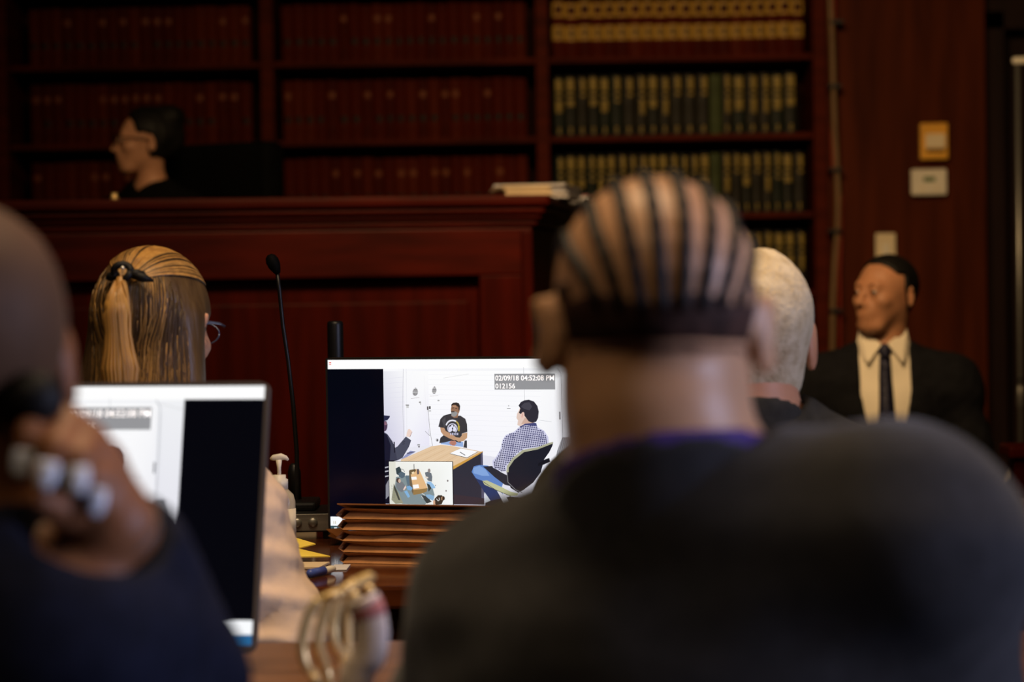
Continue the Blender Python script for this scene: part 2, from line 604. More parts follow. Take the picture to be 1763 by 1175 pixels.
def fill(bay, k, n, kind, hgt, label, x_in=(0.05, 0.05)):
    xa, xb = post_x[bay] + 0.028 + x_in[0], post_x[bay + 1] - 0.028 - x_in[1]
    zt = P(700, 107 + 136.5 * k, YB).z + 0.0125
    ws = np.random.uniform(0.9, 1.1, n); ws = ws / ws.sum() * (xb - xa)
    x = xa
    for i in range(n):
        if kind == 'red': me = random.choice(red_m)
        elif kind == 'gold': me = random.choice(gold_m)
        else: me = random.choice(oli_m)
        is_green = kind == 'olive' and ((k == 1 and i == 13) or (k == 2 and i == 15))
        if is_green: me = grn_m
        o = obj('book', me)
        o.location = (x + ws[i] / 2, 10.065 + random.uniform(0, 0.012), zt)
        hh = hgt * random.uniform(0.985, 1.01)
        o.scale = (ws[i] / 0.05 * 0.975, 1, hh / 0.25)
        if is_green:
            tag(o, 'plain green cloth volume among gold-lettered dark books, right bay %s shelf' % row_n[k], 'book')
        else:
            od = '%s %s' % (ORD[i], 'from the left') if k < 3 else '%s from the right' % ORD[n - 1 - i]
            tag(o, label % od, 'book', 'books on the %s shelf of the %s bay' % (row_n[k], bay_n[bay]))
        x += ws[i]


for k, hgt in ((0, 0.245), (1, 0.258), (2, 0.262)):
    fill(0, k, 20, 'red', hgt, 'dark red volume in the dim left bay, %%s, %s shelf in view' % row_n[k], (0.08, 0.05))
    fill(1, k, 22, 'red', hgt, 'dark red volume in the middle bay, %%s, %s shelf in view' % row_n[k], (0.03, 0.04))
fill(2, 0, 20, 'gold', 0.25, 'red volume with gold bands, %s, right bay, top shelf in view', (0.02, 0.03))
fill(2, 1, 20, 'olive', 0.262, 'black-green volume with gold print, %s, right bay, second shelf in view', (0.02, 0.06))
fill(2, 2, 24, 'olive', 0.262, 'black-green volume with gold print, %s, right bay, third shelf in view', (0.02, 0.03))
fill(2, 3, 24, 'olive', 0.262, 'black-green volume with gold print, %s, right bay, fourth shelf in view', (0.02, 0.03))

# ------------------------------------------------------------------ fittings on the panelled wall
def wall_pt(px, py, off=0.0):
    q = P(px, py, YB - off); return q


q = wall_pt(1606, 244)
t = thing('alarm_box', 'amber wall box with pale cover above the white thermostat', 'wall box', (q.x, YB, q.z))
MB().box((0, -0.018, 0), (0.118, 0.036, 0.155), bev=0.006).build('housing', M['amber'], t)
MB().box((0.004, -0.042, 0.0), (0.085, 0.014, 0.062), bev=0.005).build('cover', M['plate'], t)
MB().box((0.004, -0.039, -0.042), (0.08, 0.006, 0.008), bev=0.002).build('slot', M['blk'], t)
q = wall_pt(1598, 314)
t = thing('thermostat', 'white rectangular thermostat on wood panelling below the amber box', 'thermostat', (q.x, YB, q.z))
MB().box((0, -0.014, 0), (0.152, 0.028, 0.112), bev=0.008).build('housing', M['white_pl'], t)
MB().box((0.0, -0.030, 0.012), (0.05, 0.005, 0.02), bev=0.001).build('display', M['green_lcd'], t)
for sx in (-0.03, 0.03):
    MB().box((sx, -0.030, -0.028), (0.018, 0.005, 0.01), bev=0.001).build('button', M['plate'], t)
q = wall_pt(1524, 428)
t = thing('switch_plate', 'small ivory switch plate on the panelling above the seated man', 'switch', (q.x, YB, q.z))
MB().box((0, -0.008, 0), (0.085, 0.016, 0.13), bev=0.004).build('plate', M['plate'], t)
MB().box((0, -0.020, -0.01), (0.03, 0.012, 0.06), bev=0.003).build('rocker', M['white_pl'], t)

# cables clipped down the edge of the bookcase
c1 = [P(px, py, 9.945) for px, py in ((1429, -60), (1430, 10), (1433, 80), (1435, 150), (1437, 220), (1441, 290), (1443, 340), (1442, 395), (1437, 460), (1434, 520), (1433, 600), (1432, 700))]
c2 = [P(px, py, 9.955) for px, py in ((1437, -60), (1436, 60), (1437, 150), (1432, 230), (1434, 293), (1448, 340), (1448, 400), (1445, 470), (1446, 560), (1446, 700))]
t = thing('cable', 'tan and red cables clipped down the wall beside the bookcase', 'cable', (c1[0].x, 9.95, 0))
b0 = t.location
MB().tube([rel(p, b0) for p in c1], 0.013, 8).build('tan_cable', M['cable'], t)
MB().tube([rel(p, b0) for p in c2], 0.006, 8).build('red_cable', M['cable_red'], t)
for px, py in ((1440, 39), (1436, 149), (1438, 293), (1436, 398), (1438, 535)):
    q = P(px, py, 9.955)
    MB().box(rel((q.x, 9.952, q.z), b0), (0.055, 0.075, 0.016), bev=0.003).build('clip', M['blk'], t)

# slender silver stand at the right edge
q = P(1755, 500, 8.9)
t = thing('tripod_stand', 'slender silver pole stand with white top bar at right edge of picture', 'stand', (q.x, 8.9, 0))
zt, zm, z1 = P(1755, 110, 8.9).z, P(1755, 655, 8.9).z, P(1755, 790, 8.9).z
MB().tube([(0, 0, 0.2), (0, 0, zt)], 0.0085, 12).build('pole', M['silver'], t)
MB().lathe([(0.009, -0.045), (0.0125, -0.04), (0.0125, 0.03), (0.009, 0.04)], (0, 0, zm - 0.06), 12).build('coupling', M['silver'], t)
MB().lathe([(0.010, -0.006), (0.0135, -0.004), (0.0135, 0.004), (0.010, 0.006)], (0, 0, zm), 12).build('collar', M['blk'], t)
MB().box((0.33, 0, zt + 0.012), (0.70, 0.03, 0.027), bev=0.011).build('top_bar', M['white_pl'], t)
for a in (30, 150, 270):
    MB().tube([(0, 0, 0.45), (0.34 * math.cos(R(a)), 0.34 * math.sin(R(a)), 0.012)], 0.009, 8).build('leg', M['silver'], t)

# jury rail in front of the right-hand door
q = P(1728, 768, 5.6)
t = thing('jury_rail', 'reddish wooden rail and panel at the lower right edge', 'railing', (q.x, 5.6, 0))
LR = XR - 0.1 - q.x
MB().box((LR / 2, 0, q.z - 0.012), (LR, 0.12, 0.03), bev=0.008).build('top_rail', M['bench_wood'], t)
MB().box((LR / 2, 0, 0.40), (LR - 0.04, 0.05, 0.74)).build('panel', M['bench_wood_v'], t)
for i in range(4):
    MB().box((0.05 + i * (LR - 0.1) / 3, -0.036, 0.40), (0.07, 0.02, 0.72), bev=0.004).build('stile', M['bench_wood_v'], t)

# ------------------------------------------------------------------ judge's bench
qb = P(914, 470, 7.5)
YAW = R(8)
BN = thing('judge_bench', "dark red wooden judge's bench with moulded cornice and recessed panel", 'bench', (qb.x, 7.5, 0), 0)
BN.rotation_euler = (0, 0, YAW)
# with a positive yaw the left end would come nearer: local -X runs to the left and toward the camera
Lb = 4.2
z_top = P(900, 336, 7.45).z
z_cor = P(900, 392, 7.48).z
z_gr = P(700, 476, 7.45).z
x_gr = -(P(914, 476, 7.5).x - P(822, 476, 7.5).x)
Dp = 1.5


def bench_poly(out):
    """plan of the bench: long front, right end splayed back into a wing"""
    return [(-Lb, -out), (out * 0.6, -out), (0.385 + out * 0.6, 1.446), (0.035, 1.446), (-0.22, 0.5), (-Lb, 0.5)]


MB().prism(bench_poly(-0.02), z_cor).build('body', M['bench_wood_v'], BN)
# rails and stiles stand proud of the body, the panel lies back between them
MB().box((-Lb / 2, -0.012, (z_cor + z_gr) / 2), (Lb, 0.06, z_cor - z_gr), bev=0.006).build('top_rail', M['bench_wood'], BN)
MB().box((x_gr / 2, -0.012, z_gr / 2), (-x_gr, 0.06, z_gr - 0.002), bev=0.006).build('stile', M['bench_wood_v'], BN)
MB().box((-0.02, -0.052, z_cor / 2), (0.035, 0.03, z_cor - 0.02), bev=0.006).build('corner_bead', M['bench_wood_v'], BN)
MB().box(((x_gr - 2.4) / 2 - 0.0, 0.005, z_gr / 2 - 0.03), (2.4 + x_gr - 0.06, 0.03, z_gr - 0.10), bev=0.008).build('recessed_panel', M['bench_wood_v'], BN)
MB().box((-2.5, -0.012, z_gr / 2), (0.2, 0.06, z_gr - 0.002), bev=0.006).build('stile', M['bench_wood_v'], BN)
MB().box((-3.4, 0.005, z_gr / 2 - 0.03), (1.56, 0.03, z_gr - 0.10), bev=0.008).build('recessed_panel', M['bench_wood_v'], BN)
MB().box((-Lb / 2, -0.03, 0.07), (Lb, 0.05, 0.14), bev=0.01).build('base_board', M['bench_wood'], BN)
hc = z_top - z_cor
for nm, zc, hh, out in (('nosing', z_top - 0.17 * hc, 0.34 * hc, 0.085), ('cornice_step', z_cor + 0.53 * hc, 0.22 * hc, 0.066),
                        ('cornice_step', z_cor + 0.33 * hc, 0.16 * hc, 0.05), ('cornice_step', z_cor + 0.14 * hc, 0.2 * hc, 0.034)):
    bm = bmesh.new()
    vs_ = [bm.verts.new((x, y, zc - hh / 2)) for x, y in bench_poly(out)]
    fc = bm.faces.new(vs_)
    ex = bmesh.ops.extrude_face_region(bm, geom=[fc])
    for v in [g for g in ex['geom'] if isinstance(g, bmesh.types.BMVert)]:
        v.co.z += hh
    bmesh.ops.recalc_face_normals(bm, faces=bm.faces)
    bmesh.ops.bevel(bm, geom=list(bm.edges), offset=0.01, segments=2, profile=0.5, affect='EDGES')
    me = bpy.data.meshes.new(nm); bm.to_mesh(me); bm.free()
    me.materials.append(M['bench_wood'])
    obj(nm, me, BN)
# papers left on the end of the bench
BN_M = Matrix.Translation(Vector((qb.x, 7.5, 0))) @ Matrix.Rotation(YAW, 4, 'Z')
SPL = R(-15)
p = BN_M @ Vector((-0.015, 0.10, z_top))
t = thing('paper_stack', 'cream paper stack lying along the front edge of the bench top', 'papers', p, YAW)
for i in range(5):
    MB().box((random.uniform(-.006, .006), random.uniform(-.006, .006), 0.0032 + i * 0.0064), (0.15, 0.30, 0.006)).build('sheet_bundle', M['paper_cream'], t)
p = BN_M @ Vector((0.115, 0.56, z_top))
t = thing('document_pile', 'bluish white document pile hanging over the right end of the bench', 'papers', p, YAW + SPL)
for i in range(6):
    MB().box((random.uniform(-.012, .012), random.uniform(-.02, .02), 0.0038 + i * 0.0078), (0.24, 0.56, 0.0072)).build('sheet_bundle', M['paper_cream'] if i in (1,) else M['paper'], t)
p = BN_M @ Vector((0.27, 1.10, z_top))
t = thing('booklet', 'small reddish and cream booklet at the far end of the bench papers', 'booklet', p, YAW + SPL)
MB().box((0.01, 0, 0.012), (0.22, 0.26, 0.022), bev=0.002).build('pages', M['paper'], t)
MB().box((0.01, 0, 0.026), (0.225, 0.27, 0.004), bev=0.001).build('cover', M['pink_band'], t)
p = P(189, 341, 7.6)
MB_ = MB().lathe([(0.012, 0), (0.014, 0.006), (0.008, 0.014), (0.010, 0.022)], (0, 0, 0), 10)
o = MB_.build('brass_knob', M['gold'])
o.location = BN_M @ Vector((-1.32, 0.0, z_top))
tag(o, "tiny brass knob glinting on the bench edge below the judge", 'knob')

# judge's raised platform behind the bench
struct('floor_platform', MB().box((-1.85, 8.77, 0.22), (2.7, 1.6, 0.44)), M['carpet'])

# ------------------------------------------------------------------ counsel tables
def table(name, label, x0, x1, y0, y1, zt, m_):
    t = thing(name, label, 'table', ((x0 + x1) / 2, (y0 + y1) / 2, 0))
    w_, d_ = x1 - x0, y1 - y0
    MB().box((0, 0, zt - 0.018), (w_, d_, 0.036), bev=0.006).build('tabletop', m_, t)
    for sx in (-1, 1):
        for sy in (-1, 1):
            MB().box((sx * (w_ / 2 - 0.06), sy * (d_ / 2 - 0.06), (zt - 0.036) / 2), (0.07, 0.07, zt - 0.036), bev=0.006).build('leg', m_, t)
    for sy in (-1, 1):
        MB().box((0, sy * (d_ / 2 - 0.06), zt - 0.085), (w_ - 0.2, 0.025, 0.09)).build('apron', m_, t)
    return t


ZT = 0.74
table('counsel_table', 'glossy dark brown counsel table carrying the bright monitor and brown folder', -1.5, 1.2, 3.50, 4.65, ZT, M['table_wood'])
table('near_table', 'paler brown wooden table in the foreground under the left display', -1.5, 0.85, 2.12, 2.94, ZT + 0.008, M['near_table'])

# ------------------------------------------------------------------ what the two displays show (same picture)
# picture coordinates are 0..528 across and 0..297 down; written here as 567.. and 620.. offsets
def srgb(c):
    return tuple((x / 255 / 12.92) if x / 255 <= 0.04045 else ((x / 255 + 0.055) / 1.055) ** 2.4 for x in c)


ART = []                                        # (points, colours)


def poly(pts, col, cols=None):
    ART.append((list(pts), cols if cols else [col] * len(pts)))


def rect(x0, y0, x1, y1, col, cols=None):
    poly([(x0, y0), (x1, y0), (x1, y1), (x0, y1)], col, cols)


def ellip(cx, cy, rx, ry, col, n=20, a0=0, a1=360, rot=0):
    pts = []
    for i in range(n + 1 if a1 - a0 < 360 else n):
        a = R(a0 + (a1 - a0) * i / n)
        x, y = rx * math.cos(a), ry * math.sin(a)
        pts.append((cx + x * math.cos(rot) - y * math.sin(rot), cy + x * math.sin(rot) + y * math.cos(rot)))
    poly(pts, col)


def line(pts, wd, col):
    for (x0, y0), (x1, y1) in zip(pts, pts[1:]):
        L = math.hypot(x1 - x0, y1 - y0) + 1e-6
        nx, ny = -(y1 - y0) / L * wd / 2, (x1 - x0) / L * wd / 2
        poly([(x0 + nx, y0 + ny), (x1 + nx, y1 + ny), (x1 - nx, y1 - ny), (x0 - nx, y0 - ny)], col)


def Z4(x, y):
    return (660 + x / 4.7, 630 + y / 4.7)


def Z5(x, y):
    return (800 + x / 4.7, 630 + y / 4.7)


def ZI(x, y):
    return (660 + x / 11.75, 780 + y / 11.75)


def zp(Z, pts, col):
    poly([Z(*p) for p in pts], col)


def inside(pt, pg):
    x, y = pt; r = False
    for (x0, y0), (x1, y1) in zip(pg, pg[1:] + pg[:1]):
        if (y0 > y) != (y1 > y) and x < (x1 - x0) * (y - y0) / (y1 - y0) + x0:
            r = not r
    return r


WH = (255, 255, 255)
# browser bar, player bar, dark side bars
rect(567, 620, 1095, 636, WH)
rect(569, 624, 573, 625.5, (235, 120, 110)); rect(569, 627, 573, 628.5, (240, 150, 140))
rect(567, 889, 1095, 905, (250, 252, 255))
rect(585, 889, 640, 891, (150, 190, 235))
for x in (572, 575):
    rect(x, 897, x + 1.2, 902, (200, 190, 165))
rect(586, 897, 592, 901, (225, 225, 225)); rect(595, 897, 597, 901, (120, 120, 120)); rect(601, 896, 606, 902, (170, 170, 175))
rect(567, 905, 1095, 917, (52, 92, 108), [(60, 84, 92), (70, 110, 140), (40, 80, 110), (60, 84, 92)])
rect(573, 908, 578, 914, WH); rect(574.5, 910, 577, 914, (60, 84, 92))
rect(1035, 906, 1095, 917, (40, 100, 150)); rect(1050, 908, 1056, 914, (190, 220, 245))
ellip(1062, 903, 9, 3, (150, 200, 120), 10)
# room: wall with soft shading
rect(664, 636, 998, 886, None, [(250, 250, 253), (240, 241, 244), (222, 221, 234), (220, 219, 236)])
poly([(664, 640), (704, 640), (700, 770), (664, 800)], None, [(232, 232, 240), (250, 250, 252), (226, 224, 240), (196, 194, 222)])
poly([(700, 640), (742, 640), (742, 766), (700, 770)], None, [(250, 250, 252), (252, 252, 252), (232, 230, 246), (240, 240, 250)])
poly([(742, 640), (935, 640), (935, 800), (742, 766)], None, [(254, 254, 254), (253, 253, 254), (246, 246, 251), (244, 244, 252)])
poly([(935, 640), (964, 640), (968, 790), (930, 790)], None, [(252, 252, 253), (248, 248, 250), (236, 236, 243), (246, 246, 250)])
for k in range(18):                              # courses of the painted block wall
    y = 646 + k * 8.4
    line([(742, y), (934, y + 3 + k * 0.25)], 0.35, (232, 233, 241))
    line([(664, y + 7), (700, y + 4)], 0.35, (222, 221, 236))
line([(699, 636), (697, 700), (698, 770)], 0.7, (196, 196, 204))
line([(704, 636), (703, 766)], 0.4, (214, 214, 222))
line([(735, 648), (738, 735)], 0.4, (236, 236, 240))
line([(768, 652), (812, 645)], 0.5, (215, 215, 215))
line([(905, 634), (906.5, 690)], 0.5, (180, 180, 186))
line([(962, 636), (968, 645), (970, 790)], 0.8, (150, 150, 156))
line([(965, 640), (998, 648)], 0.5, (190, 190, 190))
line([(930, 723), (951, 726)], 0.6, (198, 200, 206))
rect(964, 709, 966.2, 722, (110, 110, 116))
line([(970, 650), (972, 780)], 0.4, (200, 200, 204))
# vents
for cx, cy, n in ((718.5, 675, 8), (751.5, 672.3, 7)):
    for i in range(n):
        t = (i - (n - 1) / 2) / (n / 2)
        wd = 5.2 * math.sqrt(max(0.05, 1 - t * t)) * (1.0 if cx < 730 else 0.85)
        y = cy + (i - (n - 1) / 2) * 1.75
        rect(cx - wd + 0.3 * (n - i), y - 0.55, cx + wd, y + 0.55, (40, 34, 30) if i % 3 else (70, 64, 72))
line([(711.5, 686.5), (726, 685)], 0.5, (170, 160, 165)); line([(744, 682.5), (759, 681.5)], 0.5, (190, 180, 185))
# fittings on the wall
rect(702, 697, 708, 698.3, (80, 76, 78)); rect(703, 698.3, 707.5, 702.5, (206, 206, 206))
ellip(727, 693, 2, 1.4, (150, 148, 146)); rect(727, 693.5, 729, 697, (206, 206, 206))
ellip(759, 690, 2, 1.1, (172, 172, 172))
rect(739, 700, 741.5, 706, (70, 66, 66)); rect(742.5, 699.5, 745.3, 704.5, (60, 58, 58)); rect(740, 706, 746, 709, (206, 206, 208))
line([(741, 709), (743, 735), (745, 752), (747.5, 767)], 0.6, (128, 126, 128))
line([(735, 742), (743, 750)], 0.7, (150, 150, 152)); line([(742, 739), (742, 750)], 0.5, (176, 176, 178))
ellip(723.5, 766, 2.6, 2.2, (215, 215, 220)); rect(721, 765, 726, 766, (80, 80, 84)); ellip(724, 768.5, 1.6, 1.4, (120, 116, 122))
ellip(755.5, 757, 2.6, 3, (205, 205, 210)); ellip(756, 757.5, 1.5, 2.0, (90, 88, 90))
rect(876, 703, 882, 704, (120, 120, 124)); rect(878, 698, 880, 700, (190, 190, 194))
# chair arms under the left man, blue lap
zp(Z4, [(190, 715), (230, 683), (275, 690), (200, 735), (150, 755)], (150, 156, 196))
zp(Z4, [(200, 700), (268, 688), (270, 693), (205, 712)], (92, 92, 120))
# man at the left: jacket, face, cap, raised hand
zp(Z4, [(18, 535), (45, 552), (85, 610), (105, 660), (125, 650), (195, 570), (238, 600), (220, 650), (165, 740), (130, 758), (70, 770), (18, 760)], (62, 64, 82))
zp(Z4, [(105, 662), (128, 650), (196, 572), (236, 602), (215, 650), (168, 735), (120, 752)], (74, 77, 94))
zp(Z4, [(18, 545), (40, 556), (70, 640), (60, 770), (18, 770)], (26, 26, 46))
zp(Z4, [(93, 612), (103, 612), (106, 700), (96, 700)], (34, 34, 48))
line([Z4(162, 616), Z4(188, 610)], 0.7, (30, 30, 40)); line([Z4(168, 632), Z4(184, 626)], 0.6, (30, 30, 40))
zp(Z4, [(18, 445), (38, 447), (47, 475), (44, 500), (36, 520), (18, 532)], (78, 60, 84))
zp(Z4, [(22, 452), (36, 455), (43, 472), (36, 480), (22, 476)], (140, 104, 120))
zp(Z4, [(18, 400), (40, 402), (68, 404), (66, 416), (46, 440), (18, 446)], (42, 44, 72))
zp(Z4, [(198, 568), (204, 540), (214, 512), (226, 508), (238, 520), (248, 532), (240, 552), (228, 576)], (238, 212, 200))
line([Z4(228, 574), Z4(240, 545), Z4(247, 534)], 0.6, (120, 90, 96))
# black corner and furniture bottom left of the picture
zp(Z4, [(18, 762), (130, 760), (60, 775), (56, 1110), (18, 1110)], (18, 18, 34))
for y0 in (808, 840, 880):
    zp(Z4, [(20, y0 + 6), (54, y0), (54, y0 + 9), (20, y0 + 18)], (180, 180, 190))
zp(Z4, [(24, 960), (54, 905), (54, 1040), (22, 1075)], (140, 140, 150))
# table with pen and paper
zp(Z4, [(150, 756), (400, 648), (480, 636), (560, 642), (815, 690), (575, 832), (160, 832)], (226, 196, 160))
for k in range(9):
    a, b = 200 + k * 42, 470 + k * 34
    line([Z4(a - 40, 765 + k * 6), Z4(b - 60, 655 + k * 6)], 0.5, (206, 172, 132) if k % 2 else (236, 210, 178))
zp(Z4, [(575, 806), (815, 684), (818, 694), (575, 832)], (206, 156, 74))
zp(Z4, [(575, 832), (815, 694), (822, 1092), (575, 1092)], (48, 48, 60))
zp(Z4, [(800, 700), (815, 692), (822, 1092), (800, 1092)], (84, 82, 104))
zp(Z4, [(575, 1030), (822, 1060), (822, 1110), (575, 1110)], (58, 48, 56))
zp(Z4, [(548, 706), (640, 660), (778, 690), (688, 740)], (40, 40, 48))
zp(Z4, [(550, 703), (640, 662), (776, 688), (688, 736)], (250, 250, 252))
line([Z4(632, 692), Z4(674, 718)], 1.1, (36, 36, 50))
# man in the black shirt
zp(Z4, [(476, 600), (560, 596), (660, 612), (658, 652), (560, 640), (478, 628)], (150, 176, 222))
zp(Z4, [(672, 600), (690, 600), (690, 660), (660, 655)], (60, 60, 66))
zp(Z4, [(462, 490), (478, 430), (505, 402), (566, 385), (610, 404), (640, 402), (680, 428), (693, 470), (695, 532), (650, 545), (648, 585), (640, 618), (560, 604), (500, 618), (466, 622), (476, 580), (500, 560), (488, 500)], (58, 57, 62))
zp(Z4, [(500, 470), (490, 440), (520, 410), (520, 480), (508, 500)], (76, 75, 80))
zp(Z4, [(476, 496), (508, 500), (520, 525), (560, 545), (600, 572), (612, 592), (590, 600), (545, 582), (500, 558), (480, 530)], (192, 150, 118))
zp(Z4, [(652, 545), (695, 536), (692, 580), (660, 606), (620, 610), (590, 588), (600, 574), (634, 578), (650, 560)], (196, 156, 122))
zp(Z4, [(545, 622), (560, 602), (600, 605), (606, 625), (590, 642), (570, 640)], (186, 128, 112))
for i in range(3):
    line([Z4(556 + i * 12, 640), Z4(566 + i * 12, 612)], 0.35, (150, 96, 86))
zp(Z4, [(572, 385), (625, 390), (618, 418), (590, 420), (566, 405)], (150, 112, 88))
ellip(*Z4(601, 352), 36 / 4.7, 52 / 4.7, (150, 112, 88), 22, rot=R(8))
zp(Z4, [(568, 330), (570, 312), (584, 300), (610, 297), (630, 304), (640, 326), (637, 352), (628, 366), (626, 334), (600, 316), (578, 318)], (44, 38, 38))
zp(Z4, [(566, 372), (580, 366), (604, 370), (620, 380), (606, 406), (588, 412), (570, 405)], (150, 150, 150))
zp(Z4, [(566, 366), (592, 366), (596, 374), (566, 376)], (70, 60, 56))
zp(Z4, [(574, 340), (590, 338), (590, 343), (574, 345)], (60, 46, 40)); zp(Z4, [(600, 342), (616, 343), (616, 348), (600, 347)], (60, 46, 40))
zp(Z4, [(580, 322), (606, 322), (610, 334), (580, 334)], (180, 140, 112))
for k in range(15):                              # arched print on the shirt
    a = R(200 + k * 10)
    x, y = 575 + 52 * math.cos(a), 492 + 52 * math.sin(a)
    c = (235, 235, 245) if k < 11 else (190, 170, 90)
    zp(Z4, [(x - 5, y - 6), (x + 5, y - 6), (x + 6, y + 6), (x - 4, y + 6)], c)
for k in range(14):
    a, a2 = R(k * 360 / 14), R((k + 1) * 360 / 14)
    if k not in (2, 3, 4):
        zp(Z4, [(575 + 42 * math.cos(a), 505 + 42 * math.sin(a)), (575 + 42 * math.cos(a2), 505 + 42 * math.sin(a2)), (575 + 34 * math.cos(a2), 505 + 34 * math.sin(a2)), (575 + 34 * math.cos(a), 505 + 34 * math.sin(a))], (206, 206, 226))
for x, y, rx, ry in ((560, 508, 16, 20), (590, 510, 15, 20), (574, 488, 10, 14), (556, 524, 12, 8), (596, 486, 5, 12)):
    ellip(*Z4(x, y), rx / 4.7, ry / 4.7, (226, 226, 246), 12)
ellip(*Z4(576, 506), 1.2, 2.2, (58, 57, 62), 10)
for x in range(556, 622, 14):
    zp(Z4, [(x, 540), (x + 10, 540), (x + 8, 560), (x + 1, 558)], (196, 196, 222))
zp(Z4, [(620, 480), (634, 484), (632, 528), (622, 524)], (196, 176, 70))
# man in the checked shirt: jeans, chair, shirt, head
zp(Z5, [(66, 850), (84, 806), (130, 794), (200, 800), (280, 860), (330, 905), (300, 985), (330, 1060), (340, 1100), (170, 1110), (200, 1085), (160, 1000), (100, 900)], (96, 132, 196))
zp(Z5, [(70, 880), (110, 905), (180, 930), (262, 990), (300, 1060), (190, 1100), (160, 1000), (100, 905)], (44, 58, 100))
zp(Z5, [(80, 818), (130, 800), (180, 830), (210, 880), (150, 880), (80, 860)], (132, 166, 220))
zp(Z5, [(172, 1095), (215, 1078), (300, 1060), (330, 1105), (320, 1130), (172, 1128)], (36, 30, 42))
zp(Z5, [(268, 1000), (300, 1010), (372, 1090), (330, 1130), (300, 1060)], (216, 216, 222))
zp(Z5, [(168, 1010), (215, 1078), (172, 1096)], (206, 210, 218))
zp(Z5, [(158, 806), (230, 802), (300, 850), (360, 880), (372, 960), (330, 950), (250, 890)], (44, 44, 54))
SH = [(455, 490), (480, 468), (560, 455), (592, 466), (600, 496), (650, 520), (682, 570), (688, 625), (640, 650), (490, 668), (440, 700), (400, 750), (350, 800), (340, 845), (300, 845), (238, 815), (235, 760), (262, 735), (300, 670), (320, 590), (345, 555), (410, 530)]
zp(Z5, SH, (206, 206, 232))
for i in range(-2, 48):
    for j in range(-2, 46):
        x = 225 + i * 14.5 + j * 2.2
        y = 445 + j * 14.5 - i * 1.8
        q_ = [(x, y), (x + 9.5, y - 1.2), (x + 11, y + 8.5), (x + 1.5, y + 9.8)]
        if all(inside(c_, SH) for c_ in q_):
            zp(Z5, q_, (44, 46, 92) if x > 320 else (36, 38, 70))
line([Z5(410, 540), Z5(404, 600), Z5(396, 680)], 0.5, (60, 62, 110))
line([Z5(490, 580), Z5(590, 540), Z5(640, 590)], 0.5, (90, 90, 140))
zp(Z5, [(458, 488), (478, 462), (560, 452), (592, 462), (592, 484), (500, 476), (462, 500)], (70, 74, 122))
zp(Z5, [(352, 860), (356, 800), (400, 740), (470, 682), (600, 655), (690, 620), (722, 612), (716, 640), (690, 690), (650, 745), (620, 850), (560, 930), (480, 990), (440, 1012), (380, 975), (356, 920)], (30, 31, 42))
zp(Z5, [(346, 850), (352, 800), (400, 735), (480, 672), (600, 650), (690, 616), (722, 608), (718, 622), (600, 668), (490, 690), (410, 752), (366, 815), (364, 850)], (172, 172, 146))
line([Z5(352, 850), Z5(358, 930), Z5(420, 990), Z5(470, 1010)], 1.3, (120, 120, 124))
zp(Z5, [(152, 920), (190, 916), (300, 965), (380, 1005), (440, 1018), (430, 1034), (380, 1038), (260, 990), (170, 950)], (190, 192, 150))
line([Z5(152, 922), Z5(260, 992), Z5(380, 1040)], 0.8, (60, 60, 60))
zp(Z5, [(600, 780), (660, 745), (690, 735), (696, 765), (640, 790), (600, 800)], (24, 24, 32))
zp(Z5, [(345, 1050), (372, 1042), (440, 1050), (480, 1090), (380, 1110)], (34, 34, 42))
zp(Z5, [(440, 385), (455, 360), (466, 330), (500, 340), (540, 420), (560, 456), (500, 466), (466, 486), (440, 476), (446, 440), (434, 420)], (226, 202, 190))
zp(Z5, [(470, 470), (500, 420), (560, 440), (572, 458), (500, 466)], (206, 172, 156))
zp(Z5, [(452, 322), (470, 295), (500, 280), (535, 276), (575, 290), (602, 325), (612, 370), (606, 420), (590, 450), (560, 458), (530, 446), (500, 405), (490, 380), (468, 388), (454, 380), (466, 345)], (48, 46, 56))
zp(Z5, [(470, 330), (500, 300), (540, 296), (560, 330), (540, 360), (500, 350)], (70, 68, 78))
ellip(*Z5(483, 400), 14 / 4.7, 28 / 4.7, (232, 196, 184), 14, rot=R(14))
line([Z5(484, 385), Z5(478, 415)], 0.7, (176, 120, 110))
# second chair with keyboard-like mesh at the far right of the picture, seen fully on the left display
zp(Z5, [(795, 572), (850, 570), (880, 640), (870, 720), (745, 718), (752, 680)], (150, 150, 156))
for k in range(5):
    line([Z5(765 - k * 0 + k * 14, 715), Z5(800 + k * 14, 575)], 0.7, (70, 70, 76))
zp(Z5, [(640, 840), (690, 780), (700, 800), (660, 850)], (200, 200, 206))
zp(Z5, [(745, 720), (870, 720), (900, 800), (760, 800)], (210, 210, 205))
zp(Z5, [(760, 800), (890, 800), (880, 880), (780, 900)], (120, 122, 116))
# time stamp box (the lettering itself is real type, placed on top)
rect(856, 645, 958.5, 671.5, (150, 150, 153))
# inset picture
rect(671, 793.2, 783, 889, (30, 26, 30))
rect(672, 794, 781.5, 888, None, [(238, 238, 232), (248, 250, 248), (244, 246, 246), (214, 214, 204)])
zp(ZI, [(145, 170), (275, 160), (270, 700), (320, 1010), (150, 1005)], (224, 224, 212))
zp(ZI, [(280, 470), (560, 440), (620, 800), (890, 720), (1010, 640), (1060, 830), (860, 1020), (400, 1010), (250, 940), (240, 760)], (130, 146, 150))
zp(ZI, [(470, 440), (560, 440), (600, 700), (520, 700)], (96, 116, 130))
zp(ZI, [(180, 930), (230, 620), (330, 800), (420, 1000), (260, 1010)], (150, 150, 128))
zp(ZI, [(275, 300), (350, 260), (385, 310), (395, 380), (330, 440), (290, 410)], (54, 68, 74))
zp(ZI, [(330, 400), (400, 360), (470, 400), (455, 470), (400, 500), (340, 460)], (86, 104, 118))
line([ZI(390, 310), ZI(440, 330), ZI(455, 370)], 0.7, (50, 60, 66))
